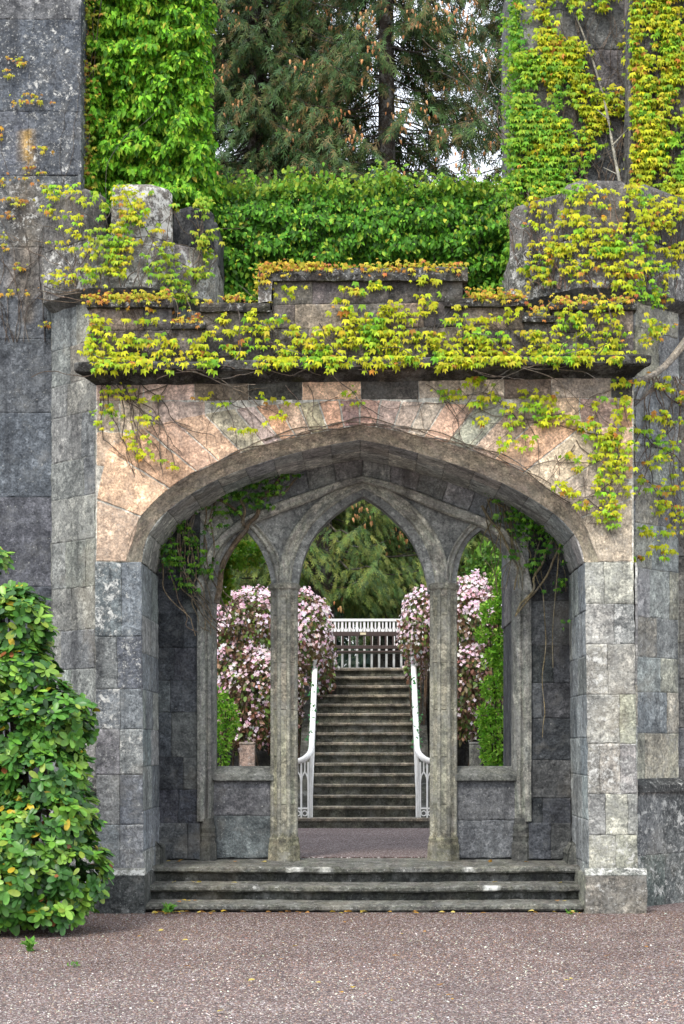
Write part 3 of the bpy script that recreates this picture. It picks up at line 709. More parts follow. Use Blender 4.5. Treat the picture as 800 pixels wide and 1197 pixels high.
# ================================================================== TURRETS, TOWERS, WALLS
def octagon(cx, y0, hw, hf, depth=1.9):
    c = hw - hf
    return [(cx - hw, y0 + depth), (cx - hw, y0 + c), (cx - hf, y0), (cx + hf, y0), (cx + hw, y0 + c), (cx + hw, y0 + depth)]
def turret(cx, sgn, label, colf, shaftf):
    t = empty('castle_turret', (cx, 16.5, 0), label, 'turret')
    # shaft
    y0 = 16.60; o = octagon(cx, y0, .81, .28); mb = MB()
    zc = zrow(342, 16.7); zstr = zrow(914, 16.7)
    def ring(mbx, oc, za, zb, col, inset=.02):
        q = octagon(cx, oc[2][1] + inset, oc[4][0] - cx - inset, oc[3][0] - cx - inset * .5)
        V = [(x, y, za) for x, y in q] + [(x, y, zb) for x, y in q]; m = len(q)
        mbx.add(V, [(k, k + 1, k + 1 + m, k + m) for k in range(m - 1)] + [tuple(range(m, 2 * m)), tuple(range(m))[::-1]], col)
    zroof = zrow(424, YF); xc_ = sgn * 2.42; sx = -sgn
    def clip_out(oc):
        """the half of the octagon that stands outside the porch wall"""
        q = []
        for a, b in zip(oc, oc[1:]):
            ia, ib = (a[0] - xc_) * sx <= 0, (b[0] - xc_) * sx <= 0
            if ia: q.append(a)
            if ia != ib:
                u = (xc_ - a[0]) / (b[0] - a[0]); q.append((xc_, a[1] + (b[1] - a[1]) * u))
        if (oc[-1][0] - xc_) * sx <= 0: q.append(oc[-1])
        return q
    def solid(mbx, q, za, zb, col, inset=.02):
        c = Vector((sum(p[0] for p in q) / len(q), sum(p[1] for p in q) / len(q)))
        q = [(c.x + (x - c.x) * (1 - inset * 1.6), c.y + (y - c.y) * (1 - inset * 1.6)) for x, y in q]
        q = q + [(q[-1][0], 18.4), (q[0][0], 18.4)] if False else q
        m = len(q); V = [(x, y, za) for x, y in q] + [(x, y, zb) for x, y in q]
        mbx.add(V, [(k, (k + 1) % m, (k + 1) % m + m, k + m) for k in range(m)] + [tuple(range(m, 2 * m)), tuple(range(m))[::-1]], col)
    ol = clip_out(o); solid(mb, ol, -.1, zroof, MORT); ring(mb, o, zroof - .1, zc, MORT)
    parts_ = [(ol[k], ol[k + 1], zstr, zroof) for k in range(len(ol) - 1)] + [(o[k], o[k + 1], zroof, zc) for k in range(len(o) - 1)]
    for a, b, za_, zb_ in parts_:
        n = (b[1] - a[1], -(b[0] - a[0]), 0)
        if (n[0] * ((a[0] + b[0]) / 2 - cx) + n[1] * ((a[1] + b[1]) / 2 - 17.6)) < 0: n = (-n[0], -n[1], 0)
        masonry(mb, ((a[0], a[1], za_), (b[0], b[1], za_), (b[0], b[1], zb_), (a[0], a[1], zb_)), n, .42, (.3, .6), shaftf, rough=.007)
    mb.build('shaft', STONE, t)
    # plinth under the string course
    oo = clip_out(octagon(cx, y0 - .05, .87, .30)); mb = MB(); solid(mb, oo, -.1, zstr - .08, (.06, .06, .06, 0))
    for k in range(len(oo) - 1):
        a, b = oo[k], oo[k + 1]; n = (b[1] - a[1], -(b[0] - a[0]), 0)
        if (n[0] * ((a[0] + b[0]) / 2 - cx) + n[1] * ((a[1] + b[1]) / 2 - 17.6)) < 0: n = (-n[0], -n[1], 0)
        masonry(mb, ((a[0], a[1], -.05), (b[0], b[1], -.05), (b[0], b[1], zstr - .08), (a[0], a[1], zstr - .08)), n, .62, (.5, .9), lambda p: jit((.14, .145, .145, .72), .15), rough=.006)
    mb.build('plinth', STONE_DARK, t)
    mb = MB(); oc = clip_out(octagon(cx, y0 - .12, .95, .33)); oi = clip_out(octagon(cx, y0 - .02, .83, .29))
    V = [(x, y, zstr - .10) for x, y in oc] + [(x, y, zstr - .03) for x, y in oc] + [(x, y, zstr + .035) for x, y in oi]; m = len(oc)
    mb.add(V, [(k, k + 1, k + 1 + m, k + m) for k in range(m - 1)] + [(k + m, k + 1 + m, k + 1 + 2 * m, k + 2 * m) for k in range(m - 1)] + [tuple(range(m))[::-1]], (.06, .06, .06, .6))
    mb.build('string_course', STONE_DARK, t)
    # battlement: corbelled body and merlons
    zb0, zb1 = zrow(338, 16.5), zrow(278, 16.5)
    ob = octagon(cx, 16.46, .875 if sgn < 0 else .93, .31); mb = MB(); m = 6
    mi = [(cx + (x - cx) * .92, y + .06) for x, y in o]
    ring(mb, ob, zb0 + .01, zb1, (.12, .115, .11, 0), .015)
    V = [(x, y, zb0 - .14) for x, y in mi] + [(x, y, zb0) for x, y in ob]
    mb.add(V, [(k, k + 1, k + 1 + m, k + m) for k in range(5)], (.13, .125, .115, .2))
    for k in range(5):
        a, b = ob[k], ob[k + 1]; n = (b[1] - a[1], -(b[0] - a[0]), 0)
        if (n[0] * ((a[0] + b[0]) / 2 - cx) + n[1] * ((a[1] + b[1]) / 2 - 17.6)) < 0: n = (-n[0], -n[1], 0)
        masonry(mb, ((a[0], a[1], zb0), (b[0], b[1], zb0), (b[0], b[1], zb1), (a[0], a[1], zb1)), n, .55, (.5, .9), colf, rough=.009)
    bt = mb.build('battlement', STONE, t)
    zm = zrow(215, 16.5)
    def merlon(poly, z1, col, peak=.0):
        mbx = MB(); m_ = len(poly); c = (sum(p[0] for p in poly) / m_, sum(p[1] for p in poly) / m_)
        V = [(x, y, zb1 - .005) for x, y in poly] + [(x, y, z1 - .05) for x, y in poly] + [(c[0] + (x - c[0]) * .84, c[1] + (y - c[1]) * .84, z1) for x, y in poly]
        V = [(x + noise.noise((x * 4, y * 4, z * 4)) * .02, y + noise.noise((z * 4, x * 4, y * 4)) * .02, z + noise.noise((y * 5, z * 5, x * 5)) * .02) for x, y, z in V]
        fc = [(k, (k + 1) % m_, (k + 1) % m_ + m_, k + m_) for k in range(m_)] + [(k + m_, (k + 1) % m_ + m_, (k + 1) % m_ + 2 * m_, k + 2 * m_) for k in range(m_)] + [tuple(range(2 * m_, 3 * m_))]
        mbx.add(V, fc, col); return mbx.build('merlon', STONE, bt, bevel=.015)
    def thick(a, b, d=.26, f0=0, f1=1):
        a = Vector((a[0], a[1])); b = Vector((b[0], b[1])); p, q = a.lerp(b, f0), a.lerp(b, f1)
        n = Vector((-(b - a).y, (b - a).x)).normalized()
        if n.dot(Vector((cx, 17.6)) - p) < 0: n = -n
        return [tuple(p), tuple(q), tuple(q + n * d), tuple(p + n * d)]
    if sgn < 0:
        merlon(thick(ob[1], ob[2], .26, .02, .93), zm - .02, (.13, .12, .115, .3))
        merlon([(cx - .10, 16.46), (ob[3][0], ob[3][1]), (ob[3][0] + .19, ob[3][1] + .19), (ob[3][0] + .02, ob[3][1] + .40), (cx - .10, 16.75)], zm, (.17, .15, .135, .95))
        merlon(thick(ob[3], ob[4], .26, .60, 1.0), zm - .10, (.045, .045, .05, .1))  # set-back merlon in near-black: its shade is put into the colour
        merlon(thick(ob[4], ob[5], .26, .3, .9), zm - .06, (.07, .07, .07, .2))
    else:
        merlon(thick(ob[1], ob[2], .26, .0, .80), zm - .04, (.17, .155, .145, .5))
        merlon([(ob[2][0] - .14, ob[2][1] + .14), (ob[2][0], ob[2][1]), (ob[3][0] - .14, 16.46), (ob[3][0] - .14, 16.75), (ob[2][0] - .0, 16.78)], zm + .03, (.17, .155, .145, .4))
        merlon(thick(ob[3], ob[4], .26, .05, .95), zm + .02, (.13, .12, .115, .4))
    return t
SHAFT_L = lambda p: jit(random.choice([(.22, .225, .22), (.26, .26, .24), (.18, .19, .195), (.24, .235, .21)]) + (.25,), .14)
SHAFT_R = lambda p: jit(random.choice([(.28, .285, .28), (.34, .32, .26), (.24, .25, .265), (.30, .29, .25)]) + (.45,), .14)
TURC = lambda p: jit(random.choice([(.21, .19, .175), (.17, .16, .155), (.25, .23, .205)]) + (.75,), .14)
CXL, CXR = xcol(147, 16.8), xcol(707, 16.8)
turret(CXL, -1, 'octagonal battlemented turret with lichen-white merlons on the left of the porch', TURC, SHAFT_L)
turret(CXR, 1, 'octagonal battlemented turret smothered in yellow creeper on the right of the porch', TURC, SHAFT_R)
TW = [(.068, .072, .082), (.085, .088, .098), (.056, .06, .07), (.10, .10, .105)]
twf = lambda p: jit(random.choice(TW) + (.22 + .3 * (p.z > 6.5),), .13)
def wall_thing(name, label, cat, faces, boxes, mat, colf, row, blen, mcol=(.08, .08, .085, 0), stain=None):
    t = empty(name, (boxes[0][0] * .5 + boxes[0][1] * .5, boxes[0][2], 0), label, cat)
    mb = MB()
    for b in boxes: mb.box(*b, mcol)
    for q, n in faces: masonry(mb, q, n, row, blen, colf, rough=.007)
    if stain: mb.c = [stain(v, c) for v, c in zip(mb.v, mb.c)]
    mb.build('wall', mat, t); return t
def tower_stain(v, c):
    # iron-brown run below a spalled hollow, and a paler one beside it
    px = HX + v[0] / v[1] * F; py = HY - (v[2] - EYE) / v[1] * F
    px += 5 * noise.noise(Vector((0, 0, v[2] * 4)))
    k = math.exp(-((px - 32) / 7) ** 2) * (1 if 150 < py < 190 else .55 if 190 <= py < 380 else 0)
    k2 = .5 * math.exp(-((px - 30) / 22) ** 2) if 215 < py < 345 else 0
    k = max(k, k2); o = (.36, .23, .085) if py < 190 else (.22, .165, .11)
    return tuple(a * (1 - k) + b * k for a, b in zip(c[:3], o)) + (c[3],)
Yt = 17.25; Xe = xcol(95, Yt); X0 = xcol(-190, Yt); zt2 = 10.4
lt = wall_thing('castle_tower', 'tall plain blue-grey stone tower at the left with an ochre stain and sparse creeper', 'tower',
           [(((X0, Yt, 0), (Xe, Yt, 0), (Xe, Yt, zt2), (X0, Yt, zt2)), (0, -1, 0)), (((Xe, Yt, 3.5), (Xe, 18, 3.5), (Xe, 18, zt2), (Xe, Yt, zt2)), (1, 0, 0))],
           [(X0, Xe - .02, Yt + .02, 18, -.1, zt2)], STONE_DARK, lambda p: jit(random.choice([(.10, .11, .13), (.12, .128, .145), (.088, .096, .116), (.14, .144, .155)]) + (.25 + .35 * (p.z > 6.5),), .12), .8, (.9, 1.7), (.09, .095, .11, 0), tower_stain)
Yr = 17.55; XR0 = xcol(609, Yr); XR1 = xcol(737, Yr); Yr2 = 17.2; XR2 = xcol(735, Yr2); XR3 = xcol(990, Yr2)
trf = lambda p: jit(random.choice([(.15, .14, .135), (.12, .115, .115), (.18, .165, .15), (.14, .14, .145)]) + (.25,), .13)
rt_ = wall_thing('castle_tower', 'tall grey stone tower at the right half covered with yellow-green creeper', 'tower',
           [(((XR0, Yr, 3), (XR1, Yr, 3), (XR1, Yr, zt2), (XR0, Yr, zt2)), (0, -1, 0)), (((XR2, Yr2, 0), (XR3, Yr2, 0), (XR3, Yr2, zt2), (XR2, Yr2, zt2)), (0, -1, 0)),
            (((XR2, Yr2, 3), (XR2, Yr, 3), (XR2, Yr, zt2), (XR2, Yr2, zt2)), (-1, 0, 0)), (((XR0, Yr, 3), (XR0, 20, 3), (XR0, 20, zt2), (XR0, Yr, zt2)), (-1, 0, 0))],
           [(XR0 + .02, XR1, Yr + .02, 20, -.1, zt2), (XR2 + .02, XR3, Yr2 + .02, 20, -.1, zt2)], STONE, trf, .45, (.5, .9))
Yi = 18.05
wall_thing('castle_tower', 'tower behind the left turret hidden entirely under bright green ivy', 'tower',
           [(((xcol(80, Yi), Yi, 4), (xcol(232, Yi), Yi, 4), (xcol(232, Yi), Yi, 12), (xcol(80, Yi), Yi, 12)), (0, -1, 0)),
            (((xcol(232, Yi), Yi, 4), (xcol(232, Yi), 18.6, 4), (xcol(232, Yi), 18.6, 12), (xcol(232, Yi), Yi, 12)), (1, 0, 0))],
           [(xcol(80, Yi), xcol(232, Yi) - .02, Yi + .02, 18.6, 4, 12)], STONE_DARK, trf, .5, (.5, .9))
Yw = 18.55
wall_thing('curtain_wall', 'castle wall behind the parapet hidden under a thick hedge of dark green ivy', 'wall',
           [(((xcol(225, Yw), Yw, 4.6), (xcol(640, Yw), Yw, 4.6), (xcol(640, Yw), Yw, zrow(246, Yw)), (xcol(225, Yw), Yw, zrow(246, Yw))), (0, -1, 0))],
           [(xcol(225, Yw), xcol(640, Yw), Yw + .02, Yw + .5, 4.55, zrow(246, Yw))], STONE_DARK, trf, .4, (.4, .8))
# ================================================================== GARDEN STAIRS
stair = empty('garden_staircase', (0, ST_Y0, LAND), 'long straight flight of dark mossy stone steps seen through the central opening', 'stairs')
for k in range(16):
    mb = MB(); z1 = ST_Z0 + k * RISE; y = ST_Y0 + (k * TREAD if k else 0); hx = STAIR_X - .03 if k else 1.12
    z0 = LAND - .05 if k == 0 else z1 - RISE - .01
    back = y + TREAD + .07 if k < 15 else y + .5
    prof = [(y + .035, z0), (y + .03, z1 - .045), (y - .012, z1 - .04), (y - .018, z1 - .012), (y - .004, z1), (back, z1 + .002)]
    if k == 0: prof = [(y + .01, z0), (y + .01, z1 - .05), (y - .02, z1 - .045), (y - .024, z1 - .01), (y - .01, z1), (back + .3, z1)]
    nx = 24; V = []; fc = []; cc = []
    for q, (yy, zz) in enumerate(prof):
        for i in range(nx + 1):
            X = -hx + 2 * hx * i / nx; g = noise.noise((X * 2.5, k * 3.1, q)) * .006 + noise.noise((X * 8, k, q)) * .003
            V.append((X, yy + g * (q < 5), zz + g * (q > 1) * .8))
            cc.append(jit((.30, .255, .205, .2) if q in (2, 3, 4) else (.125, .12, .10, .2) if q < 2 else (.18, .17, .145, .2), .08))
    for q in range(len(prof) - 1):
        for i in range(nx): fc.append((q * (nx + 1) + i, q * (nx + 1) + i + 1, (q + 1) * (nx + 1) + i + 1, (q + 1) * (nx + 1) + i))
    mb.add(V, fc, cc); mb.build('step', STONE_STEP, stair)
for s in (-1, 1):
    mb = MB(); x0 = s * (STAIR_X - .03); x1 = s * (STAIR_X + .2)
    pts = [(ST_Y0 + .2, LAND - .05), (ST_Y0 + .2, ST_Z0 + .02), (ST_Y0 + 15 * TREAD, ST_Z0 + 15 * RISE - .02), (ST_Y0 + 15 * TREAD + .5, ST_Z0 + 15 * RISE - .02), (ST_Y0 + 15 * TREAD + .5, LAND - .05)]
    V = [(x0, y, z) for y, z in pts] + [(x1, y, z) for y, z in pts]; m = 5
    mb.add(V, [(k, (k + 1) % m, (k + 1) % m + m, k + m) for k in range(m)] + [tuple(range(m)), tuple(range(m, 2 * m))[::-1]], (.06, .058, .05, .1))
    mb.build('side_wall', STONE_STEP, stair)
for s, lb in ((-1, 'dark stone retaining wall of the terrace behind the left mound of pink clematis'), (1, 'dark stone retaining wall of the terrace behind the right mound of pink clematis')):
    t = empty('retaining_wall', (s * 4, 27.4, LAND), lb, 'wall'); mb = MB()
    a, b = (-9, -STAIR_X - .19) if s < 0 else (STAIR_X + .19, 9)
    mb.box(a, b, 27.42, 27.74, LAND - .1, TERR + .05, (.03, .03, .03, 0))
    masonry(mb, ((a, 27.4, LAND), (b, 27.4, LAND), (b, 27.4, TERR + .05), (a, 27.4, TERR + .05)), (0, -1, 0), .35, (.4, .8), lambda p: jit((.035, .034, .03, .05), .2), cell=.12)
    mb.build('wall', STONE_DARK, t)
# railings
WH = (.82, .82, .80, 0)
def railing(s, label):
    r = empty('stair_railing', (s * STAIR_X, ST_Y0, ST_Z0), label, 'railing', None)
    sl = RISE / TREAD; ye = 26.95
    X = lambda y: s * (STAIR_X - .015 + (y - 23.9) * .006)
    hz = lambda y: 1.44 + (y - 23.95) * (3.32 - 1.44) / (ye - 23.95)
    mb = MB()
    path = [(s * 1.13, 23.86, 1.385), (s * 1.0, 23.86, 1.375), (s * .90, 23.87, 1.39), (s * .82, 23.90, 1.44), (X(24.05), 24.05, hz(24.05) + .02)] + [(X(y), y, hz(y)) for y in np.linspace(24.3, ye, 8)]
    path = smooth_curve(path, 2)
    tube(mb, path, .044, .044, 8, WH); mb.build('handrail', WHITE, r, smooth=True)
    mb = MB(); tube(mb, [(X(24.0), 24.0, ST_Z0 + .14), (X(ye), ye, ST_Z0 + .14 + (ye - 24.0) * sl)], .016, .016, 6, WH); mb.build('bottom_rail', WHITE, r)
    for i, y in enumerate(np.arange(24.1, ye, .125)):
        zb = ST_Z0 + (int((y - ST_Y0) / TREAD)) * RISE
        mb = MB(); tube(mb, [(X(y), y, zb), (X(y), y, hz(y))], .0125, .0125, 6, WH); mb.build('baluster', WHITE, r)
    # panel returning outwards at the foot
    mb = MB(); zt_ = 1.37; zb = ST_Z0
    xs = [s * .80, s * .90, s * 1.0, s * 1.1]
    for x in xs: tube(mb, [(x, 23.87, zb), (x, 23.87, zt_)], .014, .014, 6, WH)
    for z in (zb + .13,): tube(mb, [(xs[0], 23.87, z), (xs[-1], 23.87, z)], .012, .012, 6, WH)
    for a, b in zip(xs, xs[1:]):
        m = (a + b) / 2
        tube(mb, smooth_curve([(a, 23.87, zt_ - .30), (a * .75 + m * .25, 23.87, zt_ - .20), (m, 23.87, zt_ - .14)], 2), .010, .010, 5, WH)
        tube(mb, smooth_curve([(b, 23.87, zt_ - .30), (b * .75 + m * .25, 23.87, zt_ - .20), (m, 23.87, zt_ - .14)], 2), .010, .010, 5, WH)
        tube(mb, [(m, 23.87, zt_ - .14), (m, 23.87, zt_)], .010, .010, 5, WH)
        c = [(m + .036 * math.cos(t), 23.87, zb + .06 + .036 * math.sin(t)) for t in np.linspace(0, 2 * math.pi, 13)]
        tube(mb, c, .009, .009, 5, WH)
    tube(mb, [(X(23.97), 23.93, zb), (X(23.97), 23.93, 1.46)], .026, .024, 8, WH)
    mb.build('end_panel', WHITE, r)
    return r
railing(-1, 'white iron railing on the left side of the garden stairs below the pink flowers')
railing(1, 'white iron railing on the right side of the garden stairs below the pink flowers')
# fence at the head of the stairs
fence = empty('picket_fence', (0, 29.0, TERR), 'white wooden fence with pointed arcading along its top at the head of the stairs', 'fence')
zt_ = zrow(723.5, 29.0); mb = MB(); mb.box(-1.85, 1.85, 28.97, 29.03, zt_ - .045, zt_, WH); mb.build('top_rail', WHITE, fence, bevel=.006)
mb = MB(); mb.box(-1.85, 1.85, 28.985, 29.015, TERR + .12, TERR + .18, WH); mb.build('bottom_rail', WHITE, fence)
sp = .128
zv = zrow(737, 29.0)
for i in range(29):
    x = -1.79 + i * sp
    mb = MB(); mb.box(x - .019, x + .019, 28.985, 29.012, TERR, zt_ - .04, WH); mb.build('picket', WHITE, fence)
mb = MB()
for i in range(28):
    x = -1.79 + i * sp; m = x + sp / 2
    poly = [(x + .019, zv + .06), (x + .03, zv + .0), (m, zv - .07), (x + sp - .03, zv), (x + sp - .019, zv + .06), (m + .02, zv + .02), (m, zv + .03), (m - .02, zv + .02)]
    prism(mb, poly, 28.988, 29.008, WH)
    mb.box(m - .012, m + .012, 28.988, 29.008, zv + .02, zt_ - .04, WH)
mb.build('arcading', WHITE, fence)
# bench
BR = (.06, .042, .037, 0)
bench = empty('garden_bench', (0, 28.5, TERR), 'dark brown slatted wooden bench with a small plaque in front of the white fence', 'bench')
zs = TERR + .43; bt_ = zrow(738.5, 28.75)
mb = MB()
for k in range(4): mb.box(-.76, .76, 28.22 + k * .115, 28.32 + k * .115, zs - .03, zs, BR)
mb.build('seat', WOOD, bench, bevel=.005)
mb = MB(); mb.box(-.76, .76, 28.72, 28.765, bt_ - .075, bt_, BR); mb.box(-.70, .70, 28.72, 28.755, zs + .06, zs + .12, BR)
mb.build('backrest', WOOD, bench, bevel=.006)
for i in range(11):
    x = -.62 + i * .124
    mb = MB(); mb.box(x - .016, x + .016, 28.727, 28.75, zs + .12, bt_ - .075, BR); mb.build('slat', WOOD, bench)
for x in (-.73, .73):
    for y in (28.25, 28.74):
        mb = MB(); mb.box(x - .035, x + .035, y - .03, y + .03, TERR, (zs + .2 if y < 28.5 else bt_ - .01), BR); mb.build('leg', WOOD, bench)
    mb = MB(); mb.box(x - .04, x + .04, 28.2, 28.77, zs + .2, zs + .235, BR); mb.build('armrest', WOOD, bench)
mb = MB(); mb.box(-.07, .03, 28.714, 28.7195, bt_ - .055, bt_ - .015, (.62, .55, .36, 0)); mb.build('plaque', BRASS, bench)
# posts beside the stairs
for x0, x1, col, lb in ((280, 298, (.30, .23, .19, .5), 'short pinkish stone post under the pink clematis left of the stairs'),
                        (549, 563, (.17, .165, .15, .4), 'short grey stone post under the pink clematis right of the stairs')):
    Yq = 25.4; X0, X1 = xcol(x0, Yq), xcol(x1, Yq); t = empty('stone_post', ((X0 + X1) / 2, Yq, LAND), lb, 'post')
    zz = [LAND, 1.0, 1.62]
    mb = MB()
    for a, b in zip(zz, zz[1:]): stone_block(mb, ((X0, Yq, a), (X1, Yq, a), (X1, Yq, b), (X0, Yq, b)), (0, -1, 0), jit(col, .1), rough=.004)
    mb.box(X0 + .005, X1 - .005, Yq + .012, Yq + (X1 - X0), LAND - .02, 1.62, col); mb.build('shaft', STONE, t)
    mb = MB(); mb.box(X0 - .004, X1 + .004, Yq - .006, Yq + (X1 - X0) + .004, 1.62, 1.66, col); mb.build('cap', STONE, t, bevel=.01)
# ================================================================== PLANTS IN THE GARDEN
def ell_points(n, ells, shell=.25):
    """points in the outer shells of ellipsoids (cx, cy, cz, rx, ry, rz) with outward normals, none inside another"""
    pos = []; nor = []; vol = np.array([e[3] * e[5] for e in ells]); vol = vol / vol.sum()
    for e, v in zip(ells, vol):
        m = int(n * v); d = rn(m); d /= np.linalg.norm(d, axis=1, keepdims=True)
        wob = np.array([1 + .16 * noise.noise(Vector((a * 2.6 + e[0], b * 2.6, c * 2.6 + e[2]))) + .10 * noise.noise(Vector((a * 7, b * 7 + e[0], c * 7))) for a, b, c in d])
        r = (1 - shell * RNG.random(m) ** 1.6) * wob
        p = np.array(e[:3]) + d * r[:, None] * np.array(e[3:]); ok = np.ones(m, bool)
        for f in ells:
            if f is not e: ok &= (((p - np.array(f[:3])) / np.array(f[3:])) ** 2).sum(1) > .62
        pos.append(p[ok]); nor.append((d / np.array(e[3:]))[ok])
    pos = np.concatenate(pos); nor = np.concatenate(nor); nor /= np.linalg.norm(nor, axis=1, keepdims=True)
    return pos, nor
def px_ell(cx, cy, rx, ry, Y, ryd=None):
    p = P(cx, cy, Y); k = Y / F; return (p[0], p[1], p[2], rx * k, ryd if ryd else rx * k, ry * k)
def clematis(ells, base, label):
    t = empty('clematis', base, label, 'flowering climber')
    pos, nor = ell_points(9000, ells, .45); n = len(pos)
    cloud('foliage', T_OVAL, pos, nor * .5 + np.array([0, -.2, -.7]) + rn(n, .5), nor + rn(n, .5), RNG.uniform(.06, .12, n),
          pal(n, [(.12, .10, .04), (.20, .11, .065), (.09, .14, .035), (.16, .25, .045), (.26, .14, .10)], [3, 3, 2, 1.8, 1.6], .25), LEAF_IVY, t)
    pos, nor = ell_points(15000, ells, .12); pos += nor * .04
    zmin, zmax = pos[:, 2].min(), pos[:, 2].max(); h = (pos[:, 2] - zmin) / (zmax - zmin)
    pn = np.array([noise.noise(Vector(p) * 3.2) for p in pos])
    keep = RNG.random(len(pos)) < np.clip((h - .30) * 1.9, .16, 1) * np.clip(.66 + pn * 1.7, .10, 1); pos, nor = pos[keep], nor[keep]; n = len(pos)
    cloud('flowers', T_FLOWER, pos, np.cross(nor, [0.3, .2, 1]) + rn(n, .4), nor + np.array([0, -.4, .2]) + rn(n, .3), RNG.uniform(.048, .078, n),
          pal(n, [(.88, .64, .71), (.90, .75, .80), (.80, .50, .60), (.92, .85, .88)], [4, 4, 1.5, 2], .07), PETAL, t, kind='stuff', wide=1)
    mb = MB()
    for k in range(14):
        e = random.choice(ells); x = e[0] + random.uniform(-.6, .6) * e[3]; y = e[1] - e[4] * .4
        tube(mb, smooth_curve([(x + random.uniform(-.3, .3), y + .1, LAND - .02), (x, y, LAND + .7), (x + random.uniform(-.2, .2), y, e[2])], 2), .018, .008, 5, jit((.11, .075, .05, 0), .2))
    mb.build('stem', STEM, t)
Yc = 26.3
clematis([px_ell(352, 738, 34, 48, Yc, .5), px_ell(300, 742, 46, 54, Yc, .6), px_ell(265, 770, 36, 82, Yc, .5), px_ell(305, 805, 50, 50, Yc - .3, .5), px_ell(375, 778, 17, 38, 26.9, .3), px_ell(330, 850, 26, 36, Yc, .3), px_ell(285, 845, 34, 34, Yc - .4, .35)],
         (-1.6, 26.3, LAND), 'large mound of pale pink clematis spilling over the terrace left of the stairs')
clematis([px_ell(497, 735, 30, 44, Yc, .5), px_ell(545, 735, 48, 62, Yc, .6), px_ell(583, 770, 40, 92, Yc, .5), px_ell(548, 800, 40, 44, Yc - .3, .5), px_ell(487, 775, 12, 26, 26.9, .25), px_ell(590, 840, 26, 36, Yc, .3), px_ell(545, 835, 18, 30, Yc - .3, .3)],
         (1.6, 26.3, LAND), 'large mound of pale pink clematis spilling over the terrace right of the stairs')
def shrub(name, label, cat, ells, base, n, cols, size, T=T_OVAL, shell=.5, ns=9):
    t = empty(name, base, label, cat); pos, nor = ell_points(n, ells, shell); n = len(pos)
    cloud('foliage', T, pos, nor * .7 + np.array([0, -.2, .15]) + rn(n, .5), nor + np.array([0, 0, .5]) + rn(n, .4), size * RNG.uniform(.6, 1.3, n), pal(n, cols), LEAF, t)
    mb = MB()
    for k in range(ns):
        e = random.choice(ells)
        tube(mb, smooth_curve([(base[0] + random.uniform(-.1, .1), base[1], base[2] - .03), (e[0] * .5 + base[0] * .5, e[1], (e[2] + base[2]) / 2), (e[0] + random.uniform(-.5, .5) * e[3], e[1], e[2] + .4 * e[5])], 2), .02, .006, 5, jit((.1, .08, .05, 0), .2))
    mb.build('stem', STEM, t); return t
LIME = [(.30, .58, .06), (.22, .48, .045), (.42, .66, .10), (.13, .30, .03)]
Yg = 22.2
shrub('garden_shrub', 'tall bright lime green shrub in the right side opening of the screen', 'shrub',
      [px_ell(592, 700, 15, 30, Yg), px_ell(594, 765, 18, 36, Yg), px_ell(584, 868, 22, 42, Yg), px_ell(574, 716, 14, 13, Yg), px_ell(577, 804, 14, 14, Yg), px_ell(565, 742, 9, 8, Yg), px_ell(568, 840, 11, 16, Yg), px_ell(578, 768, 10, 11, Yg), px_ell(583, 676, 9, 10, Yg)], (xcol(588, Yg), Yg, LAND), 6500, LIME, .06)
shrub('garden_shrub', 'small lime green shrub low in the left side opening of the screen', 'shrub',
      [px_ell(256, 850, 16, 48, Yg), px_ell(268, 840, 11, 20, Yg), px_ell(250, 900, 18, 30, Yg)], (xcol(256, Yg), Yg, LAND), 1500, LIME, .07)
shrub('garden_shrub', 'yellow-green leafy branch hanging at the top of the left side opening', 'shrub',
      [px_ell(285, 648, 26, 14, 20.5), px_ell(260, 684, 9, 22, 20.5), px_ell(250, 660, 14, 26, 20.5)], (xcol(246, 20.5), 20.5, LAND), 1300, [(.16, .32, .03), (.26, .36, .04), (.10, .24, .02)], .085, ns=1)
shrub('garden_shrub', 'loose green bush rising behind the pink clematis at the right', 'shrub',
      [px_ell(572, 668, 26, 30, 27.5), px_ell(600, 690, 30, 40, 27.5), px_ell(555, 690, 18, 20, 27.5)], (xcol(590, 27.9), 27.9, TERR), 2400, [(.08, .17, .025), (.12, .24, .03), (.05, .12, .02)], .10)
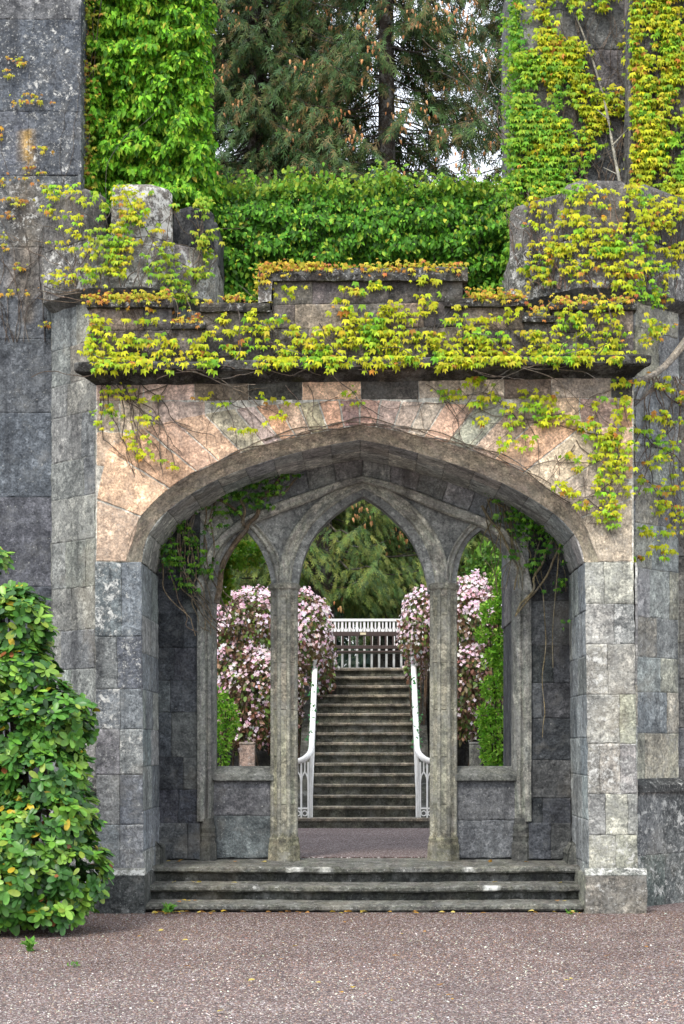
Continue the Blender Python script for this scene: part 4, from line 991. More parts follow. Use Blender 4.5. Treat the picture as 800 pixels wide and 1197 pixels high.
# ================================================================== SPRUCES
def spruce(x, y, base, H, R, dens, label, windows, cols, cones=0, gap=0.0, hole=9, ss=1.0, side=None, seed=0, lean=0):
    rs = random.Random(seed); t = empty('spruce_tree', (x, y, base), label, 'tree')
    lb = MB(); tube(lb, [(x + lean * k / 8, y, base - .1 + H * k / 8) for k in range(9)], .34, .05, 10, (.045, .035, .028, 0))
    pos = []; tip = []; nrm = []; siz = []; ctips = []
    z = base + 1.2
    while z < base + H - .3:
        inw = any(a <= z <= b for a, b in windows)
        f = 1 - (z - base) / H; L0 = R * (.25 + .75 * f ** .8)
        m = dens if inw else 1
        for _ in range(m):
            az = rs.uniform(0, 2 * math.pi)
            if side is not None and math.cos(az - side) < -.35 and rs.random() < .75: continue
            if rs.random() < gap: continue
            L = L0 * rs.uniform(.65, 1.1); z0 = z + rs.uniform(-.2, .2)
            d = Vector((math.cos(az), math.sin(az), 0)); drop = rs.uniform(.12, .34); pts = []
            for k in range(9):
                u = k / 8; pts.append(Vector((x + lean * (z0 - base) / H, y, z0)) + d * L * u + Vector((0, 0, L * (-drop * u * 1.3 + .25 * u ** 3))) + Vector((rs.gauss(0, .03), rs.gauss(0, .03), rs.gauss(0, .03))) * L * .3)
            tube(lb, pts, .030 * L / 3, .008, 5, (.055, .045, .035, 0), cap=False)
            nb = int(L / (.095 if inw else .5))
            for k in range(nb):
                u = .22 + .78 * (k + rs.random()) / nb; i = min(7, int(u * 8)); p = pts[i].lerp(pts[i + 1], u * 8 - i)
                if noise.noise(p * .75 + Vector((seed, 0, 0))) > hole: continue
                sd = rs.choice((-1, 1)); lat = Vector((-d.y, d.x, 0)) * sd
                bl = rs.uniform(.35, .95) * (1.15 - .55 * u) * min(1.2, L / 3 + .3)
                bd = (lat * .8 + d * .55 + Vector((0, 0, -.25))).normalized()
                ns = max(3, int(bl / (.085 * ss)))
                for q in range(ns):
                    v = (q + .5) / ns; hang = v * v * bl * .55
                    b = p + bd * bl * v + Vector((0, 0, -hang))
                    dd = bd * .75 + Vector((rs.gauss(0, .35), rs.gauss(0, .35), -.55 - .7 * v + rs.gauss(0, .25)))
                    pos.append(b); tip.append(dd); nrm.append(Vector((rs.gauss(0, .5), rs.gauss(0, .5) - .3, 1))); siz.append(rs.uniform(.18, .36) * ss)
                if cones and u > .5 and rs.random() < .16: ctips.append(p + bd * bl * rs.uniform(.3, 1) + Vector((0, 0, -bl * .3)))
        z += rs.uniform(.24, .36) if inw else 1.1
    lb.build('trunk', BARK, t)
    if len(pos):
        n = len(pos); c = pal(n, cols, None, .22)
        cloud('crown', T_SPRAY, np.array([tuple(p) for p in pos]), np.array([tuple(p) for p in tip]), np.array([tuple(p) for p in nrm]), siz, c, NEEDLE, t)
    if cones:
        prof = [(0, .004), (.10, .020), (.35, .027), (.7, .020), (1, .004)]
        def cone_at(mbx, p, s, col):
            V = []; fc = []; tl = Vector((rs.gauss(0, .2), rs.gauss(0, .2), -1)).normalized()
            a = tl.cross(Vector((1, 0, 0))).normalized(); b = a.cross(tl)
            for h, r in prof:
                for k in range(6): V.append(p + tl * h * .125 * s + (a * math.cos(k * 1.047) + b * math.sin(k * 1.047)) * r * s * 1.1)
            for j in range(4):
                for k in range(6): fc.append((j * 6 + k, j * 6 + (k + 1) % 6, (j + 1) * 6 + (k + 1) % 6, (j + 1) * 6 + k))
            mbx.add(V, fc, col)
        # clusters keep to a few heavily bearing limbs
        allc = []
        rs.shuffle(ctips)
        for c0 in ctips[:cones]:
            for _ in range(rs.randint(6, 14)): allc.append(c0 + Vector((rs.gauss(0, .13), rs.gauss(0, .10), rs.gauss(0, .13))))
        vis = [c for c in allc if (0 < HX + c.x / c.y * F < 800) and c.y < y + .3]
        vis.sort(key=lambda c: c.y)
        one = set()
        cc = lambda: jit(random.choice([(.55, .27, .11), (.48, .21, .08), (.60, .33, .15)]) + (0,), .12)
        for c in vis[:100]:
            one.add(id(c)); m1 = MB(); cone_at(m1, c, rs.uniform(.6, .95), cc()); m1.build('cone', NEEDLE, t)
        m2 = MB()
        for c in allc:
            if id(c) not in one: cone_at(m2, c, rs.uniform(.6, .95), cc())
        if m2.v: m2.build('cones', NEEDLE, t, kind='stuff')
    return t
SPR = [(.042, .09, .026), (.06, .115, .03), (.034, .07, .026), (.08, .115, .03), (.14, .11, .04)]
SPRB = [(.045, .09, .035), (.055, .105, .045), (.07, .12, .05)]
SPRL = [(.075, .135, .03), (.12, .165, .032), (.17, .20, .04), (.045, .085, .025)]
WU = (13.3, 24); WL = (5.0, 10.5)
spruce(xcol(452, 37), 37, TERR, 25, 3.5, 8, 'big spruce hung with orange cones straight behind the parapet', [WU], SPR, cones=150, gap=.14, hole=.37, seed=3)
spruce(xcol(300, 40), 40, TERR, 27, 4.6, 8, 'dense dark spruce beside the ivy tower, bearing many cones', [WU], SPR, cones=90, gap=.1, hole=.3, seed=5)
spruce(xcol(640, 42), 42, TERR, 25, 4.4, 7, 'thin spruce with sky showing through, beside the creeper-clad right tower', [WU], SPR, cones=80, gap=.1, hole=.36, seed=8)
spruce(xcol(325, 50), 50, TERR, 27, 4.2, 6, 'farther bluish spruce standing between the coned spruces', [(15.5, 29)], SPRB, seed=9)
spruce(xcol(375, 33.5), 33.5, TERR, 9.5, 3.4, 7, 'spruce with drooping yellow-green boughs seen through the central arch', [(4.2, 9)], SPRL, cones=16, ss=.66, seed=12)
spruce(xcol(500, 36), 36, TERR, 10.5, 3.4, 6, 'smaller weeping spruce seen through the right part of the central arch', [(4.2, 10)], SPRL, ss=.66, seed=14)
spruce(xcol(262, 36), 36, TERR, 10, 3.2, 6, 'dark low spruce seen through the left side opening', [(4.2, 9)], SPRB + SPRL, ss=.66, seed=15)
spruce(xcol(610, 37), 37, TERR, 10, 3.2, 6, 'dark low spruce seen through the right side opening', [(4.2, 9)], SPRB + SPRL, ss=.66, seed=16)
# dark wood behind everything, low
t = empty('far_wood', (0, 58, TERR), None, None); t['kind'] = 'stuff'
m = 26000; px_ = RNG.uniform(-16, 16, m); py_ = 56 + RNG.uniform(0, 6, m); pz_ = TERR + RNG.uniform(0, 1, m) ** .9 * 9.5
cloud('crown', T_SPRAY, np.stack([px_, py_, pz_], 1), np.tile([0, -.4, -.8], (m, 1)) + rn(m, .5), np.tile([0, -.6, .6], (m, 1)) + rn(m, .4), RNG.uniform(.6, 1.1, m), pal(m, [(.02, .035, .02), (.03, .06, .045), (.04, .07, .04)]), NEEDLE, t, kind='stuff')
# ================================================================== IVY AND CREEPERS
def creeper(name, label, cat, base): return empty(name, base, label, cat)
# ivy-covered tower
t = creeper('ivy', 'bright green ivy sheeting the whole tower behind the left turret', 'climber', (xcol(170, Yi), Yi, 4))
n = 24000; xs = RNG.uniform(90, 266, n); ys = RNG.uniform(-40, 245, n)
edge = 248 + 10 * np.array([noise.noise(Vector((0, y * .03, 3))) + .6 * noise.noise(Vector((0, y * .11, 5))) for y in ys]) + np.where(ys > 150, (ys - 150) * .16, 0)
k = xs < edge; xs, ys = xs[k], ys[k]; n = len(xs)
bulge = lambda a, b: Yi + max(0, a - 234) * .02 - .10 - .30 * (.5 + noise.noise(Vector((a * .05, b * .06, 1)))) - .08 * noise.noise(Vector((a * .12, b * .16, 8))) + max(0, (a - 225) * .006)
wall_leaves(n, xs, ys, bulge, .08, [(.15, .38, .02), (.10, .28, .018), (.23, .48, .03), (.36, .54, .045), (.045, .14, .013), (.40, .42, .05)], [4, 3.4, 2.6, 1.6, 2.6, .25], T_OVAL, 'leaves', LEAF, t, lift=(0, .14), spread=.45, wide=.78)
mb = MB(); stems_px(mb, [[q for q in wander((random.uniform(110, 220), 240), 20, 13, -math.pi / 2, .2, -math.pi / 2) if 100 < q[0] < 228] for _ in range(10)], lambda a, b: Yi + .0, .02, .01); mb.build('stem', STEM, t)
# ivy hedge on the curtain wall
t = creeper('ivy', 'thick dark green ivy topping the castle wall behind the raised parapet', 'climber', (xcol(420, Yw), Yw, 4.7))
n = 20000; xs = RNG.uniform(240, 612, n); ys = RNG.uniform(198, 350, n)
top = np.array([220 + 24 * noise.noise(Vector((x * .021, 1, 0))) + 11 * noise.noise(Vector((x * .11, 2, 0))) + (16 if x < 262 else 0) for x in xs])
k = ys > top; xs, ys, top = xs[k], ys[k], top[k]; n = len(xs)
topf = {}
bul = lambda a, b: Yw - .12 - .28 * max(0, .5 + noise.noise(Vector((a * .025, b * .05, 4)))) * min(1, max(0.1, (b - 205) / 40)) - .10 * noise.noise(Vector((a * .09, b * .13, 2))) + (0 if b > 262 else (262 - b) * .010)
g1 = wall_leaves(n, xs, ys, bul, .070, [(.08, .24, .02), (.055, .165, .016), (.13, .33, .025), (.30, .47, .04), (.028, .08, .011), (.34, .36, .04)], [4, 3.4, 2.6, 1.5, 2.6, .3], T_OVAL, 'leaves', LEAF, t, lift=(0, .15), spread=.5, wide=.9)
n = 2800; xs = RNG.uniform(245, 612, n); ys = np.array([220 + 24 * noise.noise(Vector((x * .021, 1, 0))) + 11 * noise.noise(Vector((x * .11, 2, 0))) for x in xs]) + RNG.normal(3, 7, n) - np.where(RNG.random(n) < .06, RNG.uniform(0, 14, n), 0)
wall_leaves(n, xs, ys, lambda a, b: Yw + .1, .066, [(.16, .30, .025), (.26, .36, .03), (.10, .24, .02)], None, T_OVAL, 'shoots', LEAF, t, lift=(-.2, .35), spread=.7, tilt=.9)
mb = MB(); stems_px(mb, [wander((random.uniform(250, 600), 340), 9, 12, -math.pi / 2, .3, -math.pi / 2) for _ in range(16)], lambda a, b: Yw, .016, .008); mb.build('stem', STEM, t)
# creeper on the parapet and cornice
STC = (.12, .09, .07, 0)
def lip(px): return 427 - (px - 104) * .011
def para_Y(a, b):
    if b > lip(a) - 5: return 15.785
    return YF - .01
t = creeper('creeper', 'yellow-green creeper spread over the stepped parapet and trailing over the cornice', 'climber', (xcol(420, YF), YF, 5.1))
B = [(115, 400, 16, 26, 1.4), (110, 415, 12, 14), (150, 410, 22, 14), (180, 402, 12, 10), (210, 412, 24, 12, 1.2), (165, 378, 14, 8), (263, 380, 12, 9), (250, 399, 12, 9), (242, 411, 14, 10), (282, 411, 16, 10), (310, 388, 13, 11), (306, 404, 18, 10), (335, 415, 16, 9), (347, 391, 12, 9), (290, 372, 8, 6), (330, 372, 6, 8), (277, 396, 10, 8),
     (411, 345, 15, 9), (402, 362, 14, 9), (393, 398, 20, 15, 1.3), (411, 376, 15, 10), (379, 404, 16, 12), (432, 341, 18, 7), (430, 386, 26, 16, 1.4), (465, 372, 24, 17, 1.3), (500, 334, 16, 8), (500, 360, 13, 10), (450, 402, 28, 14, 1.4), (495, 402, 22, 13, 1.2), (410, 408, 16, 12), (540, 376, 18, 12), (552, 402, 26, 13, 1.3), (583, 406, 18, 12), (597, 370, 12, 10), (615, 396, 18, 9), (625, 414, 24, 9, 1.2), (672, 376, 20, 13, 1.3), (706, 370, 20, 12, 1.2), (690, 406, 30, 14, 1.3), (665, 392, 12, 9), (722, 398, 14, 14), (645, 412, 20, 10), (520, 412, 24, 10), (358, 412, 18, 10), (570, 382, 14, 8), (340, 345, 8, 10)]
x1, y1 = blob_pts(B, 1.25)
m = 420; xr_ = RNG.uniform(108, 745, m); x2, y2 = xr_, np.array([lip(x) for x in xr_]) + RNG.normal(-3, 4.5, m)
k = np.array([noise.noise(Vector((x * .035, 0, 2))) > -.12 + (.25 if 215 < x < 300 else 0) for x in x2]); x2, y2 = x2[k], y2[k]
xs, ys = merge_xy((x1, y1), (x2, y2)); n = len(xs)
wall_leaves(n, xs, ys, para_Y, .105, YEL, YELW, T_CREEP, 'leaves', LEAF, t, lift=(.03, .11))
cx_ = []; cy_ = []
for (a, b, y, m) in ((103, 200, 352, 150), (303, 322, 318, 30), (318, 545, 316, 270), (238, 310, 352, 25), (552, 615, 350, 110), (646, 738, 356, 130), (304, 314, 335, 30), (205, 236, 378, 25), (616, 645, 370, 20)):
    cx_.append(RNG.uniform(a, b, m)); cy_.append(RNG.normal(y, 4, m) - 4)
cx_ = np.concatenate(cx_); cy_ = np.concatenate(cy_); n = len(cx_)
wall_leaves(n, cx_, cy_, lambda a, b: YF - .05, .075, [(.42, .38, .03), (.46, .32, .035), (.40, .18, .035), (.30, .34, .02), (.36, .12, .04)], [4, 2.5, 2, 2, 1], T_CREEP, 'coping_leaves', LEAF, t, lift=(-.18, .06), tilt=1.2, spread=.5)
mb = MB(); paths = []
for _ in range(60):
    x = random.uniform(110, 735); paths.append(wander((x, lip(x) - 3), random.randint(6, 14), 9, random.choice((-2.6, -.5, -1.57)), .4, None))
paths = [[q for q in p if q[1] > 330 and 105 < q[0] < 738 and q[1] < 425] for p in paths]
stems_px(mb, [p for p in paths if len(p) > 3], lambda a, b: YF, .006, .003, STC)
for _ in range(26):
    x = random.uniform(95, 740); stems_px(mb, [wander((x, lip(x) + 6), 12, 8, random.choice((0, math.pi)), .25, None)], lambda a, b: 15.80, .006, .004, STC)
mb.build('stem', STEM, t)
# creeper over the arch
t = creeper('creeper', 'yellow-green creeper climbing the right end of the pink arch with thin bare stems across it', 'climber', (xcol(715, YF), YF, 3.5))
B = [(520, 461, 18, 7), (565, 452, 14, 7), (572, 464, 10, 7), (555, 478, 12, 7), (570, 476, 9, 7), (565, 496, 12, 6), (602, 480, 14, 9), (600, 498, 13, 10), (620, 466, 13, 7), (642, 486, 17, 16, 1.3), (700, 472, 12, 8), (726, 480, 14, 14), (680, 496, 18, 12, 1.2), (708, 515, 22, 13, 1.2), (722, 530, 18, 16, 1.3), (700, 535, 14, 10), (712, 556, 20, 13, 1.3), (716, 581, 20, 14, 1.3), (712, 610, 17, 12, 1.4), (706, 598, 14, 9), (670, 537, 12, 7), (680, 555, 10, 7), (672, 577, 11, 8), (683, 595, 14, 6), (587, 522, 9, 6), (609, 521, 10, 7), (625, 517, 9, 5), (732, 452, 14, 9), (655, 575, 8, 5), (728, 560, 8, 12), (640, 470, 8, 6), (662, 490, 9, 6)]
xs, ys = blob_pts(B, 1.35); n = len(xs)
wall_leaves(n, xs, ys, lambda a, b: YF - .01, .10, YEL, [4, 4.5, 3, 1.2, .5], T_CREEP, 'leaves', LEAF, t, lift=(.03, .1))
mb = MB(); paths = []
for _ in range(34):
    s = (random.uniform(560, 735), random.uniform(448, 600)); paths.append(wander(s, random.randint(12, 30), 9, random.choice((math.pi, math.pi * .85, 1.2, -2.5)), .30, math.pi * random.choice((.9, 1, 1.1))))
for _ in range(17):
    s = (random.uniform(240, 560), random.uniform(448, 470)); paths.append(wander(s, random.randint(8, 18), 9, random.choice((.3, 2.8, 1.2)), .3, random.choice((.2, 2.9))))
Ol = [(p.x, p.y) for p in O_px]
def above_arch(q):
    if not (116 < q[0] < 738): return False
    if q[0] < 150 or q[0] > 698: return 448 < q[1] < 640
    yy = np.interp(q[0], [p[0] for p in Ol], [p[1] for p in Ol]); return 445 < q[1] < yy + 3
cl = []
for p in paths:
    c = []
    for q in p:
        if above_arch(q): c.append(q)
        else: break
    if len(c) > 3: cl.append(c)
stems_px(mb, cl, lambda a, b: YF, .0048, .002, (.16, .12, .095, 0))
# long stems that follow the edge of the arch
for j in range(3):
    e = [(p.x + random.uniform(-1, 1), p.y - 2 - 3 * j + 3 * math.sin(i * .7 + j)) for i, p in enumerate(O_px[14 + 5 * j:66 - 3 * j])]
    stems_px(mb, [e[::2]], lambda a, b: YF, .006, .005, STC)
mb.build('stem', STEM, t)
t = creeper('creeper', 'small yellow-green creeper sprigs at the left end of the pink arch', 'climber', (xcol(140, YF), YF, 4.9))
B = [(139, 462, 18, 8), (127, 484, 14, 10), (160, 472, 8, 6), (166, 496, 16, 9), (157, 512, 14, 8), (155, 524, 9, 6), (183, 467, 7, 5), (167, 537, 6, 4), (185, 538, 8, 4), (240, 472, 12, 4), (264, 473, 8, 4), (282, 505, 9, 8), (314, 469, 10, 4), (326, 488, 11, 7), (331, 476, 7, 5), (414, 476, 7, 4), (207, 550, 5, 3), (120, 500, 7, 9), (410, 463, 6, 3)]
xs, ys = blob_pts(B, 1.3); n = len(xs)
wall_leaves(n, xs, ys, lambda a, b: YF - .01, .085, YEL, [5, 4, 2, 2, .5], T_CREEP, 'leaves', LEAF, t, lift=(.03, .09))
mb = MB(); stems_px(mb, [c for c in [[q for q in wander((random.uniform(115, 200), 450), 16, 7, random.uniform(.6, 2.2), .3, 1.3) if above_arch(q)] for _ in range(14)] if len(c) > 3], lambda a, b: YF, .006, .003, STC)
mb.build('stem', STEM, t)
# turrets and towers
def tur_Y(cx, y0=16.46, hf=.31, mx=.62):
    def f(a, b):
        Y = 16.6
        for _ in range(4): Y = y0 + min(max(0, abs((a - HX) / F * Y - cx) - hf), mx)
        return Y - .035
    return f
t = creeper('creeper', 'yellow creeper strands hanging over the merlons of the left turret', 'climber', (CXL, 16.4, 6))
B = [(72, 226, 22, 10, 1.2), (98, 238, 10, 9), (58, 245, 8, 10), (66, 265, 6, 10), (88, 262, 12, 8), (84, 280, 12, 6), (100, 276, 8, 10), (76, 294, 10, 7), (98, 296, 10, 8), (104, 312, 10, 12), (150, 232, 18, 10, 1.2), (153, 250, 20, 10, 1.3), (150, 266, 20, 12, 1.4), (146, 284, 16, 12, 1.4), (140, 302, 14, 12, 1.4), (135, 318, 14, 10, 1.3), (186, 270, 8, 8), (190, 290, 6, 12), (92, 328, 14, 8), (60, 325, 8, 5), (72, 335, 9, 4)]
xs, ys = blob_pts(B, 1.6); n = len(xs)
wall_leaves(n, xs, ys, tur_Y(CXL), .095, YEL, [6, 3, 1, 3, .7], T_CREEP, 'leaves', LEAF, t, lift=(.02, .09))
B = [(120, 275, 10, 12), (122, 292, 12, 12, 1.2), (128, 310, 10, 12), (118, 325, 12, 10), (108, 335, 10, 8), (172, 310, 10, 8), (180, 322, 14, 8), (200, 318, 12, 16), (205, 335, 14, 10), (212, 350, 16, 14, 1.4), (225, 322, 14, 8), (240, 305, 10, 14), (243, 280, 9, 24, 1.3), (240, 250, 8, 22, 1.2), (228, 238, 10, 6), (206, 248, 12, 4), (196, 300, 8, 8), (235, 330, 10, 8), (118, 248, 8, 12), (112, 232, 6, 8)]
xs, ys = blob_pts(B, 1.6); n = len(xs)
wall_leaves(n, xs, ys, tur_Y(CXL), .095, [(.20, .36, .025), (.30, .40, .03), (.12, .26, .02), (.36, .40, .03)], None, T_CREEP, 'green_leaves', LEAF, t, lift=(.02, .10))
mb = MB(); stems_px(mb, [wander((random.uniform(65, 235), 335), 14, 8, -1.57, .35, -1.57) for _ in range(24)], tur_Y(CXL), .006, .003, STC)
stems_px(mb, [wander((random.uniform(40, 60), random.uniform(330, 350)), 9, 9, .2, .25, .2) for _ in range(6)], lambda a, b: 16.95 if a < 60 else 16.6, .006, .004, STC)
mb.build('stem', STEM, t)
def noise_cover(n, x0, x1, y0, y1, thr, sc=.035, seed=0, aniso=.6):
    xs = RNG.uniform(x0, x1, n); ys = RNG.uniform(y0, y1, n)
    v = np.array([noise.noise(Vector((a * sc, b * sc * aniso, seed))) + .5 * noise.noise(Vector((a * sc * 2.7, b * sc * 2.7, seed + 5))) for a, b in zip(xs, ys)])
    k = v > thr; return xs[k], ys[k]
t = creeper('creeper', 'yellow creeper draped over the right turret from merlons to base', 'climber', (CXR, 16.4, 6))
B = [(676, 222, 18, 10, 1.2), (712, 222, 8, 8), (700, 240, 10, 12), (672, 240, 16, 10), (668, 260, 18, 9, 1.2), (648, 280, 12, 10), (640, 300, 8, 8), (655, 300, 10, 10), (632, 312, 12, 8), (690, 278, 22, 12, 1.2), (705, 292, 26, 13, 1.3), (720, 280, 14, 10), (740, 290, 26, 16, 1.3), (755, 262, 18, 16), (770, 250, 14, 12), (750, 235, 16, 12, 1.2), (780, 258, 14, 16), (735, 318, 22, 12, 1.3), (718, 320, 14, 8), (742, 340, 16, 12), (683, 306, 12, 7), (637, 326, 10, 6), (618, 245, 10, 6), (622, 268, 8, 7), (660, 318, 10, 5), (790, 300, 10, 16), (790, 245, 10, 16), (752, 352, 14, 8), (766, 372, 14, 14), (765, 392, 14, 12, 1.2), (775, 345, 12, 10), (760, 402, 10, 8)]
xs, ys = merge_xy(blob_pts(B, 1.3), noise_cover(520, 612, 812, 218, 335, .16, .06, 9)); n = len(xs)
wall_leaves(n, xs, ys, tur_Y(CXR), .10, YEL, [6, 4, 1.5, 2.5, .9], T_CREEP, 'leaves', LEAF, t, lift=(.02, .1))
mb = MB(); stems_px(mb, [wander((random.uniform(620, 795), 338), 15, 8, -1.57, .4, -1.57) for _ in range(40)], tur_Y(CXR), .006, .003, (.15, .10, .075, 0))
mb.build('stem', STEM, t)
t = creeper('creeper', 'mixed green and yellow creeper climbing the tall right tower beside a bare pale stem', 'climber', (xcol(700, Yr), Yr, 6.3))
rY = lambda a, b: (Yr2 if a > 736 else Yr) - .02
xa, ya = noise_cover(1150, 603, 660, -20, 240, .04, seed=2); xb, yb2 = noise_cover(1700, 640, 725, -20, 240, .20, seed=3); xc, yc2 = noise_cover(2200, 735, 830, -20, 240, -.10, seed=4)
xd, yd = noise_cover(2600, 598, 690, 40, 262, -.12, seed=6); kk = RNG.random(len(xd)) < np.exp(-np.maximum(0, xd - 635) / 18) * np.exp(-np.maximum(0, 150 - yd) / 40) * np.exp(-np.maximum(0, yd - 225) / 14); xd, yd = xd[kk], yd[kk]
xs, ys = merge_xy((xa, ya), (xb, yb2), (xc, yc2)); n = len(xs)
wall_leaves(n, xs, ys, rY, .10, YEL, [4, 4, 3.5, 1.5, .7], T_CREEP, 'leaves', LEAF, t, lift=(.02, .12))
n = len(xd); wall_leaves(n, xd, yd, rY, .10, GRN, [2, 1, 3, 3], T_CREEP, 'green_leaves', LEAF, t, lift=(.02, .14))
xe = RNG.normal(607, 6, 900); ye_ = RNG.uniform(-20, 345, 900); n = 900
wall_leaves(n, xe, ye_, lambda a, b: Yr + .1, .09, GRN, [2, 1, 3, 3], T_CREEP, 'edge_leaves', LEAF, t, lift=(-.3, .14), spread=.6)
mb = MB(); stems_px(mb, [wander((random.uniform(615, 728), 240), 24, 10, -1.57, .3, -1.57) for _ in range(30)] + [wander((random.uniform(742, 800), 240), 24, 10, -1.57, .3, -1.57) for _ in range(24)], rY, .008, .003, STC)
tube(mb, smooth_curve([P(734, 262, 16.9), P(727, 225, 17.0), P(718, 180, 17.25), P(708, 120, 17.45), P(690, 60, 17.48), P(672, 15, 17.5)], 2), .020, .008, 6, (.30, .27, .22, 0))
for (a, b, c, d) in ((724, 205, 706, 196), (716, 170, 735, 150), (712, 140, 698, 128), (728, 230, 712, 226)): tube(mb, [P(a, b, 17.1), P(c, d, 17.3)], .008, .004, 5, (.28, .25, .2, 0))
mb.build('stem', STEM, t)
t = creeper('creeper', 'yellow creeper tufts on the grey stone right of the porch under a thick pale stem', 'climber', (xcol(770, 16.7), 16.7, 3.4))
B = [(772, 450, 11, 12), (783, 492, 14, 9), (762, 492, 10, 7), (775, 518, 15, 9, 1.2), (770, 540, 12, 9), (752, 508, 10, 6), (752, 572, 10, 9), (777, 575, 14, 9, 1.2), (775, 600, 17, 11, 1.3), (752, 628, 15, 7, 1.2), (772, 650, 16, 9, 1.3), (750, 657, 10, 7), (795, 555, 10, 10), (797, 612, 9, 9), (758, 545, 10, 6), (788, 530, 10, 8), (782, 625, 12, 8), (792, 470, 8, 8)]
xs, ys = blob_pts(B, 1.4); n = len(xs)
sY = tur_Y(CXR, 16.60, .28, .5)
wall_leaves(n, xs, ys, sY, .10, YEL, [4, 4, 3, 1.5, 1], T_CREEP, 'leaves', LEAF, t, lift=(.03, .1))
mb = MB(); stems_px(mb, [wander((random.uniform(745, 800), 440), 24, 9, 1.57, .35, 1.57) for _ in range(16)], sY, .007, .003, STC)
tube(mb, smooth_curve([P(812, 385, 16.5), P(795, 408, 16.45), P(778, 428, 16.3), P(762, 440, 16.1), P(735, 447, 15.95)], 2), .045, .02, 8, (.26, .22, .18, .2))
mb.build('stem', STEM, t)
t = creeper('creeper', 'sparse orange-yellow creeper trails on the plain left tower', 'climber', (xcol(25, Yt), Yt, 5))
B = [(8, 95, 8, 16, .8), (15, 75, 8, 6), (28, 75, 5, 5), (33, 118, 10, 5), (24, 125, 5, 5), (47, 124, 5, 3), (3, 160, 4, 8), (48, 180, 4, 3), (35, 200, 4, 3), (50, 205, 4, 3), (31, 212, 4, 3), (50, 220, 4, 3), (10, 238, 6, 3), (10, 257, 4, 3), (5, 280, 6, 5), (20, 318, 6, 3), (8, 295, 5, 4), (34, 345, 4, 3), (12, 345, 4, 3), (4, 215, 4, 4), (52, 385, 4, 4), (22, 240, 4, 3)]
xs, ys = blob_pts(B, 1.0); n = len(xs)
wall_leaves(n, xs, ys, lambda a, b: Yt - .01, .075, [(.40, .34, .03), (.42, .24, .03), (.34, .15, .04), (.36, .38, .03)], None, T_CREEP, 'leaves', LEAF, t, lift=(.01, .06))
mb = MB(); stems_px(mb, [wander((random.uniform(5, 55), 400), 34, 10, -1.57, .25, -1.57) for _ in range(9)], lambda a, b: Yt, .005, .002, (.09, .07, .06, 0)); mb.build('stem', STEM, t)
t = creeper('creeper', 'thin greenish creeper strand down the corner between left tower and ivy tower', 'climber', (xcol(97, 17.3), 17.3, 7))
xs = RNG.normal(99, 4, 330); ys = RNG.uniform(-10, 225, 330); wall_leaves(330, xs, ys, lambda a, b: 17.5, .075, [(.22, .28, .03), (.34, .30, .03), (.30, .16, .03), (.14, .24, .02)], None, T_CREEP, 'leaves', LEAF, t, lift=(-.2, .1))
mb = MB(); stems_px(mb, [wander((98, 230), 25, 10, -1.57, .12, -1.57) for _ in range(3)], lambda a, b: 17.6, .006, .004, STC); mb.build('stem', STEM, t)
# ivy inside the porch
t = creeper('ivy', 'dark green ivy with bare trailing stems in the left corner of the screen', 'climber', (xcol(230, YB), YB, LAND))
pY = lambda a, b: YB - .06
B = [(330, 552, 22, 12, 1.2), (310, 566, 20, 12, 1.1), (285, 575, 20, 12), (268, 580, 14, 10), (305, 590, 16, 10), (320, 578, 14, 8), (260, 600, 12, 12, .7), (225, 592, 16, 10, .8), (205, 600, 12, 12, .8), (196, 618, 8, 16, 1), (198, 640, 10, 20, 1), (200, 660, 8, 14, 1), (218, 620, 10, 12, .7), (228, 640, 12, 14, .8), (236, 662, 10, 12, .8), (222, 668, 10, 10, .7), (212, 682, 10, 8, .7), (245, 672, 8, 10, .7), (225, 690, 8, 7, .7), (208, 645, 8, 12, .6), (252, 615, 8, 10, .6), (275, 600, 8, 8, .6)]
xs, ys = blob_pts(B, 2.6); n = len(xs)
wall_leaves(n, xs, ys, pY, .085, IVY + [(.16, .32, .03)], [2, 3, 3, 2, 1.5], T_CREEP, 'leaves', LEAF_IVY, t, lift=(.0, .14), spread=.5)
mb = MB(); IS = (.17, .13, .085, 0)
def ipx(pts, r0, r1, Y=YB - .05, jitter=3.5):
    pts = [p for a, b in zip(pts, pts[1:]) for p in (a, ((a[0] + b[0]) / 2 + random.gauss(0, 3.5), (a[1] + b[1]) / 2))] + [pts[-1]]
    tube(mb, smooth_curve([P(a + random.uniform(-jitter, jitter), b + random.uniform(-jitter, jitter), Y - random.uniform(0, .05)) for a, b in pts], 2), r0, r1, 6, jit(IS, .2))
ipx([(250, 705), (262, 660), (280, 630), (288, 612), (300, 590), (318, 570), (340, 545)], .035, .016); ipx([(287, 615), (270, 590), (240, 580), (215, 590)], .018, .008); ipx([(300, 590), (330, 575), (350, 560)], .02, .008)
ipx([(285, 612), (280, 585), (275, 560)], .018, .008)
for k in range(14):
    x = random.uniform(192, 250); ipx([(x + random.uniform(-5, 12), random.uniform(570, 600)), (x, 620), (x + random.uniform(-6, 10), 660), (x + random.uniform(0, 20), 690), (x + random.uniform(10, 40), 720), (x + random.uniform(20, 45), 740)], .009, .004)
mb.build('stem', STEM, t)
t = creeper('ivy', 'dark green ivy with long hanging stems in the right corner of the screen', 'climber', (xcol(630, YB), YB, LAND))
B = [(585, 570, 20, 8, .8), (600, 580, 20, 12, 1.1), (615, 595, 18, 14, 1.2), (622, 615, 16, 14, 1.1), (610, 625, 12, 12, .9), (632, 640, 12, 12, .8), (625, 660, 10, 12, .6), (570, 575, 12, 8, .6), (600, 605, 10, 10, .8), (655, 640, 5, 24, .8), (654, 690, 5, 14, .7), (640, 600, 12, 16, 1), (645, 580, 10, 10, .8), (605, 650, 8, 8, .5), (655, 735, 4, 10, .5), (588, 610, 8, 8, .4)]
